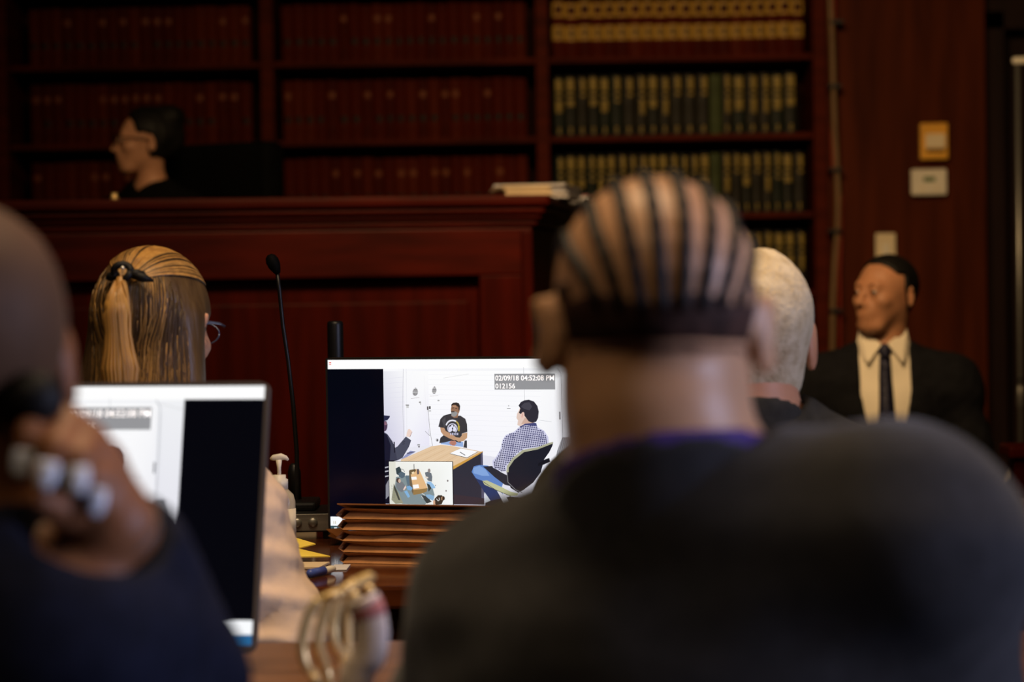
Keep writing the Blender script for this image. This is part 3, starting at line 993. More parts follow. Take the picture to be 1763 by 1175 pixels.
zp(ZI, [(555, 330), (680, 310), (760, 330), (920, 690), (625, 730)], (226, 184, 134))
zp(ZI, [(555, 330), (680, 310), (690, 350), (590, 420), (570, 400)], (110, 92, 64))
zp(ZI, [(625, 730), (920, 690), (900, 760), (800, 800), (625, 830)], (152, 122, 76))
zp(ZI, [(545, 340), (570, 350), (630, 740), (620, 820), (560, 660)], (110, 96, 76))
zp(ZI, [(590, 470), (695, 462), (706, 520), (600, 528)], (252, 250, 248)); zp(ZI, [(616, 630), (735, 615), (750, 690), (630, 704)], (252, 250, 248))
line([ZI(652, 210), ZI(652, 340)], 1.0, (50, 50, 50)); zp(ZI, [(600, 370), (650, 360), (655, 400), (605, 412)], (236, 214, 176))
zp(ZI, [(705, 310), (750, 310), (752, 410), (712, 420)], (96, 84, 90))
zp(ZI, [(280, 600), (340, 580), (400, 560), (450, 620), (480, 700), (430, 740), (400, 780), (320, 740), (280, 680)], (120, 124, 130))
ellip(*ZI(325, 540), 3.6, 4.4, (80, 64, 60), 12); ellip(*ZI(350, 550), 2.3, 3.4, (206, 176, 158), 12)
zp(ZI, [(420, 720), (470, 640), (485, 680), (440, 740)], (232, 206, 196))
zp(ZI, [(490, 660), (560, 645), (615, 690), (590, 740), (510, 730)], (120, 170, 214)); zp(ZI, [(440, 760), (500, 740), (560, 860), (520, 890)], (130, 178, 220))
for k in range(9):
    line([ZI(182 + k * 2, 640 + k * 30), ZI(200 + k * 2, 642 + k * 30)], 0.5, (60, 60, 56)); line([ZI(226, 620 + k * 32), ZI(240, 622 + k * 32)], 0.5, (60, 60, 56))
zp(ZI, [(230, 600), (300, 760), (360, 940), (320, 930), (240, 720)], (70, 72, 66))
zp(ZI, [(870, 380), (930, 360), (1000, 390), (1020, 460), (1010, 560), (930, 540), (890, 470)], (108, 116, 124))
ellip(*ZI(958, 340), 2.4, 3.4, (146, 136, 134), 12); zp(ZI, [(870, 450), (940, 470), (930, 500), (870, 480)], (226, 216, 206))
zp(ZI, [(900, 560), (990, 560), (1060, 640), (1080, 690), (1010, 700), (930, 620)], (150, 190, 226))
zp(ZI, [(900, 590), (960, 620), (1000, 690), (940, 760), (920, 660)], (60, 66, 62))
zp(ZI, [(880, 820), (960, 815), (1060, 850), (1030, 940), (960, 910), (890, 870)], (136, 176, 210))
zp(ZI, [(790, 830), (880, 850), (1000, 960), (900, 1000), (830, 900)], (60, 66, 66))
line([ZI(800, 795), ZI(870, 835)], 1.0, (226, 226, 226)); line([ZI(790, 850), ZI(830, 900)], 0.9, (226, 226, 226))
zp(ZI, [(1060, 900), (1130, 830), (1210, 830), (1250, 900), (1200, 1010), (1080, 1030), (1050, 960)], (60, 52, 44))
ellip(*ZI(1230, 890), 3.2, 3.8, (56, 42, 34), 12); zp(ZI, [(1190, 870), (1220, 850), (1215, 930), (1190, 920)], (160, 124, 96))
line([ZI(1095, 900), ZI(1130, 945), ZI(1160, 920), ZI(1150, 880)], 1.0, (236, 236, 236))
zp(ZI, [(1030, 930), (1070, 940), (1070, 1030), (1030, 1020)], (206, 160, 130))
for x, y, r_ in ((1330, 540, 1.5), (1295, 742, 1.3), (1083, 636, 0.9)):
    ellip(*ZI(x, y), r_, r_ * 1.1, (130, 122, 122), 10)
# dark side bars last
rect(567, 636, 664.5, 889, (3, 5, 18), [(5, 7, 16), (4, 6, 16), (2, 3, 16), (2, 4, 20)])
rect(998, 636, 1095, 889, (6, 6, 12))
rect(664.5, 886, 998, 889, (20, 18, 26))

scr_mat = bpy.data.materials.new('lit_screen'); scr_mat.use_nodes = True
nt = scr_mat.node_tree
for n_ in list(nt.nodes):
    nt.nodes.remove(n_)
out = nt.nodes.new('ShaderNodeOutputMaterial')
em = nt.nodes.new('ShaderNodeEmission')
ca = nt.nodes.new('ShaderNodeVertexColor'); ca.layer_name = 'Col'
gl = nt.nodes.new('ShaderNodeBsdfGlossy'); gl.inputs['Roughness'].default_value = 0.15
gl.inputs['Color'].default_value = (0.035, 0.035, 0.035, 1)
ad = nt.nodes.new('ShaderNodeAddShader')
nt.links.new(ca.outputs['Color'], em.inputs['Color'])
em.inputs['Strength'].default_value = 1.0
nt.links.new(em.outputs[0], ad.inputs[0]); nt.links.new(gl.outputs[0], ad.inputs[1])
nt.links.new(ad.outputs[0], out.inputs['Surface'])
type_mat = mat('lit_type', (0.9, 0.9, 0.9), 0.5, 0.1, emit=(0.92, 0.92, 0.94), estr=1.0)


def art_mesh(sw, sh):
    """picture as flat pieces in the local xz plane, facing -Y, centred"""
    vs_, fs_, cs = [], [], []
    for k, (pts, cols) in enumerate(ART):
        o = len(vs_)
        for (x, y) in pts:
            u = min(max((x - 567) / 528, 0), 1); v = min(max((y - 620) / 297, 0), 1)
            vs_.append(((u - 0.5) * sw, -k * 0.0000045, (0.5 - v) * sh))
        # orientation towards -Y
        ar = sum(vs_[o + i][0] * vs_[o + (i + 1) % len(pts)][2] - vs_[o + (i + 1) % len(pts)][0] * vs_[o + i][2] for i in range(len(pts)))
        ix = list(range(o, o + len(pts)))
        if ar < 0:
            ix.reverse()
        fs_.append(ix)
        cc = [srgb(c) for c in cols]
        cs += [cc[i - o] for i in ix]
    me = bpy.data.meshes.new('screen_picture')
    me.from_pydata(vs_, [], fs_)
    at = me.color_attributes.new('Col', 'FLOAT_COLOR', 'CORNER')
    flat = []
    for c in cs:
        flat += [c[0], c[1], c[2], 1.0]
    at.data.foreach_set('color', flat)
    me.materials.append(scr_mat)
    return me


def type_mesh(txt, size, name='lettering'):
    cu = bpy.data.curves.new(name, 'FONT'); cu.body = txt; cu.size = size
    cu.offset = size * 0.012; cu.resolution_u = 3
    o = bpy.data.objects.new('tmp_type', cu); COL.objects.link(o)
    dg = bpy.context.evaluated_depsgraph_get(); dg.update()
    me = bpy.data.meshes.new_from_object(o.evaluated_get(dg))
    bpy.data.objects.remove(o)
    co = np.array([v.co[:] for v in me.vertices])
    return me, co


def add_type(txt, x0, x1, y1, hgt, sw, sh, parent, depth):
    """lettering stretched between picture x0..x1, baseline at picture y1, digit height hgt"""
    me, co = type_mesh(txt, 1.0)
    kx = (x1 - x0) / 528 * sw / (co[:, 0].max() - co[:, 0].min())
    kz = hgt / 297 * sh / (co[:, 1].max() - max(co[:, 1].min(), 0))
    mnx = co[:, 0].min()
    for v in me.vertices:
        x, y = v.co.x, v.co.y
        v.co = ((((x0 - 567) / 528) - 0.5) * sw + (x - mnx) * kx, -depth, (0.5 - (y1 - 620) / 297) * sh + y * kz)
    me.materials.clear(); me.materials.append(type_mat)
    for pgn in me.polygons: pgn.material_index = 0
    return obj('timestamp_lettering', me, parent)


def display(name, label, sw, sh, bez, loc, rz, tilt, frame_m, chin=0.0, rad=0.006, thick=0.026):
    """loc = centre of screen"""
    t = thing(name, label, 'monitor', (loc[0], loc[1], 0), rz)
    Tm = Matrix.Translation((0, 0, loc[2])) @ Matrix.Rotation(tilt, 4, 'X')
    W_, H_ = sw + 2 * bez, sh + 2 * bez + chin

    def rrect(w_, h_, r_, n=6):
        pts = []
        for cx, cy, a0 in ((w_ / 2 - r_, h_ / 2 - r_, 0), (-w_ / 2 + r_, h_ / 2 - r_, 90), (-w_ / 2 + r_, -h_ / 2 + r_, 180), (w_ / 2 - r_, -h_ / 2 + r_, 270)):
            for i in range(n + 1):
                a = R(a0 + 90 * i / n)
                pts.append((cx + r_ * math.cos(a), cy + r_ * math.sin(a)))
        return pts
    # frame ring: outer rounded rectangle round the screen opening
    outp = [(x, y - chin / 2) for x, y in rrect(W_, H_, rad)]
    inp = rrect(sw, sh, 0.0008)
    mb = MB()
    n = len(outp)
    yf, yb = -0.003, thick
    vs_ = [Tm @ Vector((x, yf, y)) for x, y in outp] + [Tm @ Vector((x, yf, y)) for x, y in inp] + [Tm @ Vector((x, yb, y)) for x, y in outp] + [Tm @ Vector((x, 0.001, y)) for x, y in inp]
    fs_ = []
    for i in range(n):
        j = (i + 1) % n
        fs_ += [(i, j, n + j, n + i), (i, 2 * n + i, 2 * n + j, j), (n + i, n + j, 3 * n + j, 3 * n + i)]
    fs_.append(tuple(2 * n + i for i in range(n)))
    mb.add(vs_, fs_)
    mb.build('frame', frame_m, t)
    me = art_mesh(sw, sh)
    me.transform(Tm)
    scr = obj('screen', me, t)
    dz = len(ART) * 0.0000045 + 0.0001
    for txt, x0, x1, y1, hg in (('02/09/18 04:52:08 PM', 857.5, 957, 656.2, 8.4), ('012156', 857.5, 891, 669.6, 8.4)):
        o = add_type(txt, x0, x1, y1, hg, sw, sh, scr, dz)
        o.data.transform(Tm)
    mb = MB()
    mb.box((0, 0.045, 0.0), (sw * 0.5, 0.04, sh * 0.55), bev=0.01, T=Tm)
    mb.build('rear_housing', M['blk'], t)
    return t, Tm


# main monitor: left edge seen at x=567, right end turned towards the camera
m_yaw = R(-14)
sw, sh = 0.546, 0.301
pl = P(567, 769, 4.03)
cm = pl + Vector((math.cos(m_yaw), math.sin(m_yaw), 0)) * (sw / 2)
mon, _ = display('monitor', 'thin black monitor showing the interview video, beside the brown folder', sw, sh, 0.0035, cm, m_yaw, 0.0, M['bezel'], chin=0.006, rad=0.004)
zb = cm.z - sh / 2
mb = MB(); mb.box((0, 0.075, (ZT + 0.012 + cm.z) / 2), (0.06, 0.025, cm.z - ZT - 0.012), bev=0.004); mb.build('stand_neck', M['blk'], mon)
mb = MB(); mb.box((0, 0.075, ZT + 0.007), (0.24, 0.16, 0.012), bev=0.004); mb.build('stand_base', M['blk'], mon)

# display at the left on the nearer table, tilted back
d_yaw = R(-12)
ZN = ZT + 0.008
sw, sh = 0.550, 0.311
pr = P(446, 886, 2.76)
cd = pr - Vector((math.cos(d_yaw), math.sin(d_yaw), 0)) * (sw / 2)
dsp, Td = display('near_display', 'blurred display at the left, grey rounded frame, partly hidden by the raised hand', sw, sh, 0.005, cd, d_yaw, R(-13), M['bezel2'], chin=0.004, rad=0.012, thick=0.006)
mb = MB(); mb.tube([(0, 0.06, ZN + 0.01), (0, 0.085, cd.z - 0.06), (0, 0.075, cd.z)], 0.02, 10); mb.build('stand_neck', M['blk'], dsp)
mb = MB(); mb.box((0, 0.07, ZN + 0.006), (0.22, 0.17, 0.012), bev=0.004); mb.build('stand_base', M['blk'], dsp)

# ------------------------------------------------------------------ accordion folder
fy = R(-16)
fl = P(592, 964, 3.79)
FO = thing('accordion_folder', 'thick brown accordion folder with pleated edge lying in front of the monitor', 'folder', (fl.x, fl.y, ZT), fy)
hf = P(592, 866, 3.79).z - ZT
nple = 5
Wf, Df = 0.40, 0.19
lays = []
pts = []
for i in range(nple * 2 + 1):
    z = (hf - 0.008) * (i / (nple * 2) + (0.012 if i % 2 else 0))
    outw = -0.007 if i % 2 == 0 else 0.006
    pts.append((outw, z))


def pleat(i):
    (y0, z0), (y1, z1), (y2, z2) = pts[2 * i], pts[2 * i + 1], pts[2 * i + 2]
    ns = 8
    mb = MB()
    vs_ = []
    for s in range(ns + 1):
        x = Wf * s / ns
        wv = 0.0022 * math.sin(i * 2.1 + s * 1.3) + 0.0012 * math.sin(s * 2.9 + i)
        end = 0.014 * (1 if s == 0 else 0) * (0.3 + 0.7 * random.random())
        for (yy, zz) in ((y0, z0 + 0.0006), (y1 + end * 0.3, z1 + wv), (y2, z2 - 0.0006)):
            vs_.append((x + (end if yy > 0 else 0), yy + wv * 0.5, zz))
        for (yy, zz) in ((Df, (z2 - 0.0012) * 0.5), (Df, (z0 + 0.0012) * 0.5)):
            vs_.append((x, yy, zz))
    k = 5
    fs_ = []
    for s in range(ns):
        for a in range(k):
            b = (a + 1) % k
            fs_.append((s * k + a, s * k + b, (s + 1) * k + b, (s + 1) * k + a))
    # concertina gusset on the left end
    fs_.append(tuple(range(k - 1, -1, -1))); fs_.append(tuple(ns * k + a for a in range(k)))
    mb.add(vs_, fs_)
    # crumpled gusset: little zig-zag of card standing out of the left end
    g = []
    for j, yy in enumerate((-0.008, 0.03, 0.07, 0.12, 0.17)):
        dx = -0.012 * random.uniform(0.4, 1.2) if j % 2 == 0 else 0.006
        g.append((dx, yy, (z0 + z1) / 2 + random.uniform(-.002, .002)))
    vs2, fs2 = [], []
    for j, (gx, gy, gz) in enumerate(g):
        sq = 1 - 0.5 * max(gy, 0) / Df
        vs2 += [(0.002, gy, (z0 + 0.001) * sq), (gx, gy + 0.004, gz * sq), (0.002, gy, (z2 - 0.001) * sq)]
    for j in range(len(g) - 1):
        fs2 += [(j * 3, j * 3 + 1, j * 3 + 4, j * 3 + 3), (j * 3 + 1, j * 3 + 2, j * 3 + 5, j * 3 + 4)]
    mb.add(vs2, fs2)
    return mb


for i in range(nple):
    pleat(i).build('pleat', M['manila'], FO)
mb = MB()
hb_ = hf * 0.5
mb.add([(-0.006, -0.011, hf - 0.002), (Wf, -0.011, hf - 0.002), (Wf, Df, hb_), (-0.004, Df, hb_), (-0.006, -0.011, hf), (Wf, -0.011, hf), (Wf, Df, hb_ + 0.002), (-0.004, Df, hb_ + 0.002)],
       [(0, 1, 5, 4), (1, 2, 6, 5), (2, 3, 7, 6), (3, 0, 4, 7), (4, 5, 6, 7), (3, 2, 1, 0)])
mb.build('cover_flap', M['manila_dk'], FO)
mb = MB()                                         # torn corner tab poking out at the left
mb.add([(0.0, 0.02, hf * 0.56), (-0.042, 0.03, hf * 0.52), (-0.034, 0.032, hf * 0.44), (-0.04, 0.034, hf * 0.40), (0.0, 0.02, hf * 0.30)], [(0, 1, 2, 3, 4)])
mb.add([(0.0, 0.024, hf * 0.56), (-0.042, 0.034, hf * 0.52), (-0.034, 0.036, hf * 0.44), (-0.04, 0.038, hf * 0.40), (0.0, 0.024, hf * 0.30)], [(4, 3, 2, 1, 0)])
mb.build('bent_tab', M['manila_dk'], FO)

# ------------------------------------------------------------------ things on the counsel table
# microphone with gooseneck
pb = P(513, 893, 4.22)
MI = thing('gooseneck_microphone', 'slim black gooseneck microphone rising left of the monitor', 'microphone', (pb.x, 4.22, 0))
b0 = Vector(MI.location)
pbox_top = 0.0
# receiver box that the microphone base stands on
pbx = P(522, 915, 4.12)
RX = thing('receiver_box', 'silver fronted black electronics box under the microphone base', 'electronics', (pbx.x, 4.20, ZT), R(4))
MB().box((0.0, 0.0, 0.030), (0.085, 0.15, 0.034), bev=0.003).build('case', M['blk'], RX)
MB().box((0.0, -0.0765, 0.031), (0.084, 0.005, 0.030), bev=0.001).build('front_plate', M['silver'], RX)
for sx in (-0.016, 0.012):
    o = MB().lathe([(0.0085, 0), (0.0085, 0.003), (0.006, 0.005)], (0, 0, 0), 14).build('knob', M['silver'], RX)
    o.location = (sx, -0.079, 0.031); o.rotation_euler = (R(90), 0, 0)
for sx in (-0.035, 0.035):
    for sy in (-0.06, 0.06):
        MB().box((sx, sy, 0.0065), (0.012, 0.012, 0.013), bev=0.002).build('foot', M['blk'], RX)
zt_b = ZT + 0.047
MB().box((0.0, 0.0, zt_b + 0.008), (0.075, 0.11, 0.015), bev=0.005).build('base', M['blk'], MI)
o = MB().lathe([(0.0028, 0), (0.0028, 0.002)], (0, 0, 0), 8).build('indicator_lamp', M['led'], MI)
o.location = (-0.004, -0.0555, zt_b + 0.008); o.rotation_euler = (R(90), 0, 0)
MB().lathe([(0.012, 0), (0.012, 0.05), (0.009, 0.062), (0.005, 0.066)], (-0.006, 0.01, zt_b + 0.015), 14).build('socket', M['blk'], MI)
pt = [P(px, py, 4.22) for px, py in ((512, 860), (511, 780), (505, 700), (496, 620), (487, 560), (481, 500), (477, 466))]
path = [Vector((-0.006, 0.01, zt_b + 0.07))] + [Vector(rel(p, b0)) for p in pt]
MB().tube(path, [0.0042] * 4 + [0.0038] * 4, 8).build('gooseneck', M['blk'], MI)
hd = Vector(rel(P(468, 448, 4.22), b0)); hb = Vector(rel(P(477, 468, 4.22), b0))
ax_ = (hd - hb).normalized()
MB().tube([hb - ax_ * 0.004, hb + ax_ * 0.004, hb + ax_ * 0.012, hb + ax_ * 0.022, hb + ax_ * 0.030, hb + ax_ * 0.034], [0.005, 0.0085, 0.0115, 0.012, 0.009, 0.004], 12).build('foam_head', M['blk_soft'], MI)

# black post behind the monitor
pp = P(577, 560, 4.45)
t = thing('mounting_post', 'thick black upright post standing directly behind the monitor', 'post', (pp.x, 4.45, ZT))
zt_ = P(577, 553, 4.45).z - ZT
MB().lathe([(0.055, 0), (0.055, 0.008), (0.02, 0.012), (0.02, 0.016)], (0, 0, 0), 20).build('base', M['blk'], t)
MB().lathe([(0.0155, 0.014), (0.0155, zt_ - 0.006), (0.0145, zt_ - 0.002), (0.012, zt_)], (0, 0, 0), 20).build('shaft', M['blk'], t)
MB().lathe([(0.0165, zt_ - 0.09), (0.0165, zt_ - 0.084)], (0, 0, 0), 20).build('ring', M['bezel'], t)

# hand sanitizer pump bottle
ps = P(482, 890, 3.98)
t = thing('sanitizer_bottle', 'clear pump bottle of hand sanitizer between beige sleeve and microphone', 'bottle', (ps.x, 3.98, ZT))
zs0 = P(482, 786, 3.98).z - ZT                      # top of the pump
zsh = P(482, 842, 3.98).z - ZT                      # shoulder
MB().lathe([(0.024, 0), (0.027, 0.004), (0.027, zsh - 0.022), (0.024, zsh - 0.010), (0.014, zsh), (0.0125, zsh + 0.004)], (0, 0, 0), 28, sy=0.7).build('bottle_body', M['gel'], t)
mb = MB().lathe([(0.0276, 0.02), (0.0276, zsh - 0.034)], (0, 0, 0), 28, sy=0.71)
mb.build('label', M['label'], t)
MB().lathe([(0.015, zsh), (0.015, zsh + 0.016), (0.0115, zsh + 0.018), (0.0115, zsh + 0.024)], (0, 0, 0), 18).build('collar', M['gel_cap'], t)
MB().lathe([(0.0035, zsh + 0.022), (0.0035, zs0 - 0.020), (0.0055, zs0 - 0.006)], (0, 0, 0), 12).build('stem', M['gel_cap'], t)
MB().tube([(-0.015, 0, zs0 - 0.005), (-0.010, 0, zs0 - 0.0025), (0.004, 0, zs0 - 0.001), (0.012, -0.0, zs0 - 0.003), (0.0165, 0, zs0 - 0.007)], [0.002, 0.005, 0.0062, 0.004, 0.002], 10, flat=0.7).build('pump_head', M['gel_cap'], t)

# yellow envelopes, white sheet, pen, small papers
def sheet(name, label, cat, pts, z, th, m_, curl=0.0):
    """flat sheet from plan points (world xy)"""
    cx = sum(p[0] for p in pts) / len(pts); cy = sum(p[1] for p in pts) / len(pts)
    mb = MB(); n = len(pts)
    vs_ = [(x - cx, y - cy, (c_ if c_ else 0)) for x, y, c_ in pts] + [(x - cx, y - cy, (c_ if c_ else 0) + th) for x, y, c_ in pts]
    fs_ = [tuple(range(n - 1, -1, -1)), tuple(range(n, 2 * n))] + [(i, (i + 1) % n, n + (i + 1) % n, n + i) for i in range(n)]
    mb.add(vs_, fs_)
    o = mb.build(name, m_); o.location = (cx, cy, z)
    return tag(o, label, cat)


a1 = P(570, 957, 3.84)
sheet('yellow_envelope', 'yellow envelope with pointed corner on the table, upper of two', 'envelope',
      [(a1.x, a1.y - 0.02, 0), (a1.x - 0.115, a1.y - 0.035, 0.002), (a1.x - 0.30, a1.y - 0.02, 0.004), (a1.x - 0.24, a1.y + 0.02, 0.03), (a1.x - 0.07, a1.y + 0.02, 0.012)], ZT + 0.006, 0.002, M['yellow'])
sheet('yellow_folder', 'pale yellow folded paper standing behind the pointed yellow envelope', 'folder',
      [(a1.x - 0.03, a1.y + 0.055, 0.016), (a1.x - 0.055, a1.y + 0.035, 0.012), (a1.x - 0.30, a1.y + 0.035, 0.006), (a1.x - 0.30, a1.y + 0.075, 0.036), (a1.x - 0.09, a1.y + 0.075, 0.032)], ZT + 0.002, 0.002, M['yellow'])
a2 = P(565, 972, 3.74)
sheet('cream_note', 'cream paper sheet lying flat in front of the yellow envelope', 'paper',
      [(a2.x - 0.012, a2.y - 0.03, 0), (a2.x - 0.26, a2.y - 0.03, 0), (a2.x - 0.26, a2.y + 0.05, 0), (a2.x, a2.y + 0.035, 0)], ZT + 0.001, 0.003, M['paper_cream'])
a3 = P(553, 890, 4.42)
sheet('loose_sheet', 'cream sheet on the table behind the electronics box', 'paper',
      [(a3.x - 0.07, a3.y - 0.06, 0), (a3.x - 0.005, a3.y - 0.06, 0), (a3.x - 0.035, a3.y + 0.12, 0.0), (a3.x - 0.12, a3.y + 0.12, 0.0)], ZT + 0.001, 0.03, M['paper_cream'])
pa, pb_ = P(531, 1003, 3.60), P(574, 985, 3.66)
dv = Vector((pb_.x - pa.x, pb_.y - pa.y, 0)); L = dv.length; rz = math.atan2(dv.y, dv.x)
t = thing('blue_pen', 'blue pen lying near the front edge of the dark table', 'pen', (pa.x, pa.y, ZT + 0.0075), rz)
MB().tube([(0, 0, 0), (0.004, 0, 0), (L * 0.62, 0, 0)], [0.004, 0.007, 0.007], 10).build('cap', M['blue_pen'], t)
MB().tube([(L * 0.62, 0, 0), (L * 0.95, 0, 0), (L * 1.05, 0, 0)], [0.0058, 0.0058, 0.003], 10).build('barrel', M['white_pl'], t)
a4 = P(583, 975, 3.71)
sheet('white_tag', 'small white paper tag beside the folder and blue pen', 'paper',
      [(a4.x - 0.014, a4.y - 0.02, 0), (a4.x + 0.014, a4.y - 0.02, 0), (a4.x + 0.016, a4.y + 0.045, 0), (a4.x - 0.01, a4.y + 0.045, 0)], ZT + 0.0008, 0.0012, M['paper'])

# ------------------------------------------------------------------ gold wire rack with a banded paper roll, on the near table
def spline(pts, n=6):
    out_ = []
    q_ = [pts[0]] + list(pts) + [pts[-1]]
    for i in range(1, len(q_) - 2):
        p0, p1, p2, p3 = [Vector(q_[i + k]) for k in (-1, 0, 1, 2)]
        for s in range(n):
            u = s / n
            out_.append(0.5 * ((2 * p1) + (p2 - p0) * u + (2 * p0 - 5 * p1 + 4 * p2 - p3) * u * u + (3 * p1 - p0 - 3 * p2 + p3) * u ** 3))
    out_.append(Vector(pts[-1]))
    return out_


g0 = P(560, 1175, 2.2)
GR = thing('wire_rack', 'gold wire rack of curved rods on the near table beside the paper roll', 'rack', (g0.x, 2.25, ZN))
b0 = Vector(GR.location)
rods = [((548, 1034, 2.20), (531, 1060, 2.20), (520, 1110, 2.20), (528, 1150, 2.20), (545, 1178, 2.21)),
        ((596, 1018, 2.22), (572, 1030, 2.22), (554, 1070, 2.22), (548, 1110, 2.22), (560, 1150, 2.23), (566, 1176, 2.23)),
        ((612, 1003, 2.25), (588, 1025, 2.25), (574, 1065, 2.25), (576, 1105, 2.25), (590, 1130, 2.26), (596, 1140, 2.26)),
        ((640, 993, 2.29), (612, 1006, 2.29), (600, 1050, 2.29), (598, 1100, 2.29), (600, 1145, 2.29))]
for rd in rods:
    w_ = [P(*p_) for p_ in rd]
    last = w_[-1]
    w_.append(Vector((last.x + 0.006, last.y, ZN + 0.006)))
    MB().tube([rel(p_, b0) for p_ in spline(w_)], 0.0052, 8).build('rod', M['gold'], GR)
w_ = [P(546, 1036, 2.20), P(575, 1024, 2.21), P(603, 1012, 2.24), P(640, 994, 2.29)]
MB().tube([rel(p_, b0) for p_ in w_], 0.0045, 8).build('top_rail', M['gold'], GR)
for px, py, yy in ((611, 1027, 2.19), (636, 1015, 2.24), (598, 1012, 2.22), (572, 1026, 2.2), (593, 1139, 2.24), (541, 1168, 2.19)):  # small gold blobs added to stand for bright highlights on the rods
    q = P(px, py, yy)
    o = MB().lathe([(0.001, -0.0045), (0.004, -0.003), (0.0052, 0), (0.004, 0.003), (0.001, 0.0045)], (0, 0, 0), 12).build('glint_bead', M['gold'], GR)
    o.location = rel(q, b0)
w_ = [Vector((-0.07, -0.05, 0.006)), Vector((0.03, -0.05, 0.006)), Vector((0.08, 0.06, 0.006)), Vector((-0.02, 0.06, 0.006)), Vector((-0.07, -0.05, 0.006))]
MB().tube(w_, 0.005, 8).build('foot_frame', M['gold'], GR)

pr0, pr1 = P(632, 1178, 2.08), P(628, 1034, 2.10)
t = thing('paper_roll', 'white ribbed paper roll with a pink band leaning beside the gold rack', 'roll', (pr0.x, 2.08, ZN))
b0 = Vector(t.location)
pth = [Vector((-0.016, 0, 0.003))] + [Vector(rel(P(px, py, 2.09), b0)) for px, py in ((612, 1172), (634, 1130), (640, 1090), (634, 1055), (624, 1034))]
sp = spline(pth, 8)
rad_ = [0.0155 + 0.0007 * math.sin(i * 2.4) for i in range(len(sp))]
nb_ = len(sp)
k0, k1 = int(nb_ * 0.74), int(nb_ * 0.88)
MB().tube(sp[:k0 + 1], rad_[:k0 + 1], 16).build('roll_body', M['roll_paper'], t)
MB().tube(sp[k0:k1 + 1], [r_ + 0.0004 for r_ in rad_[k0:k1 + 1]], 16).build('band', M['pink_band'], t)
MB().tube(sp[k1:], rad_[k1:], 16).build('roll_end', M['roll_paper'], t)

# ------------------------------------------------------------------ people
def skin(name, c, rough=0.5):
    mt = mat(name, c, rough, 0.35, var=0.12, vscale=14, bump=0.12, bscale=300)
    b = mt.node_tree.nodes['Principled BSDF']
    b.inputs['Subsurface Weight'].default_value = 0.08
    b.inputs['Subsurface Radius'].default_value = (0.012, 0.005, 0.003)
    return mt


M['skin_tan'] = skin('skin_tan', (0.46, 0.25, 0.135), 0.42)
M['skin_light'] = skin('skin_light', (0.52, 0.26, 0.15))
M['skin_ruddy'] = skin('skin_ruddy', (0.40, 0.185, 0.095))
M['skin_pink'] = skin('skin_pink', (0.55, 0.25, 0.13))
M['skin_brown'] = skin('skin_brown', (0.22, 0.085, 0.034))
M['eye_w'] = mat('eye_white', (0.22, 0.20, 0.18), 0.3, 0.5, var=0.02)
M['eye_d'] = mat('eye_dark', (0.01, 0.008, 0.006), 0.2, 0.5, var=0.02)
M['brow'] = mat('brow_hair', (0.02, 0.012, 0.008), 0.7, 0.2, var=0.3)
M['suit_black'] = mat('black_suit', (0.0055, 0.0055, 0.007), 0.85, 0.15, var=0.25, vscale=40, bump=0.15, bscale=220)
M['suit_char'] = mat('charcoal_suit', (0.018, 0.0172, 0.019), 0.85, 0.15, var=0.2, vscale=60, bump=0.15, bscale=260, sheen=0.12)
M['suit_olive'] = mat('dark_olive_grey_suit', (0.028, 0.026, 0.022), 0.85, 0.15, var=0.2, vscale=60, bump=0.15, bscale=260)
M['suit_navy'] = mat('navy_suit', (0.006, 0.007, 0.016), 0.85, 0.15, var=0.25, vscale=50, bump=0.15, bscale=220)
M['robe'] = mat('black_robe', (0.003, 0.003, 0.0035), 0.85, 0.1, var=0.25, vscale=20)
M['beige'] = mat('beige_jacket', (0.62, 0.45, 0.31), 0.75, 0.2, var=0.10, vscale=10, bump=0.2, bscale=60)
M['trouser'] = mat('dark_trousers', (0.008, 0.008, 0.010), 0.85, 0.1, var=0.2)
M['shirt_w'] = mat('white_shirt', (0.74, 0.66, 0.52), 0.7, 0.2, var=0.05)
M['shirt_purple'] = mat('purple_shirt', (0.06, 0.03, 0.17), 0.7, 0.2, var=0.2)
M['shoe'] = mat('black_shoe', (0.006, 0.006, 0.006), 0.3, 0.5, var=0.1)
M['nail'] = mat('white_nail', (0.62, 0.64, 0.68), 0.25, 0.5, var=0.04)
M['hair_black'] = mat('black_hair', (0.004, 0.0035, 0.003), 0.6, 0.25, var=0.4, vscale=30)
M['hair_white'] = mat('white_hair', (0.66, 0.54, 0.35), 0.7, 0.2, col2=(0.46, 0.35, 0.20), vscale=55, bump=0.7, bscale=160)
M['hair_brown'] = mat('smooth_brown_hair', (0.085, 0.043, 0.022), 0.65, 0.2, var=0.3, vscale=12)
M['braid'] = mat('dark_braid', (0.010, 0.007, 0.006), 0.6, 0.25, var=0.3, vscale=60)
M['stubble'] = mat('dark_stubble', (0.042, 0.019, 0.013), 0.7, 0.2, var=0.5, vscale=60)
M['stubble_fade'] = mat('faded_stubble', (0.13, 0.066, 0.038), 0.7, 0.2, var=0.4, vscale=80)
M['hair_blond'] = mat('blond_hair', (0.44, 0.235, 0.060), 0.42, 0.4, col2=(0.24, 0.115, 0.03), vscale=70, stretch=(1, 1, 0.06), bump=0.5, bscale=90)
M['hair_mid'] = mat('light_brown_hair', (0.105, 0.060, 0.022), 0.42, 0.4, col2=(0.028, 0.014, 0.006), vscale=45, stretch=(1, 1, 0.07), bump=0.6, bscale=80)
M['glass'] = mat('spectacle_lens', (0.9, 0.9, 0.9), 0.05, 0.5, trans=0.9)
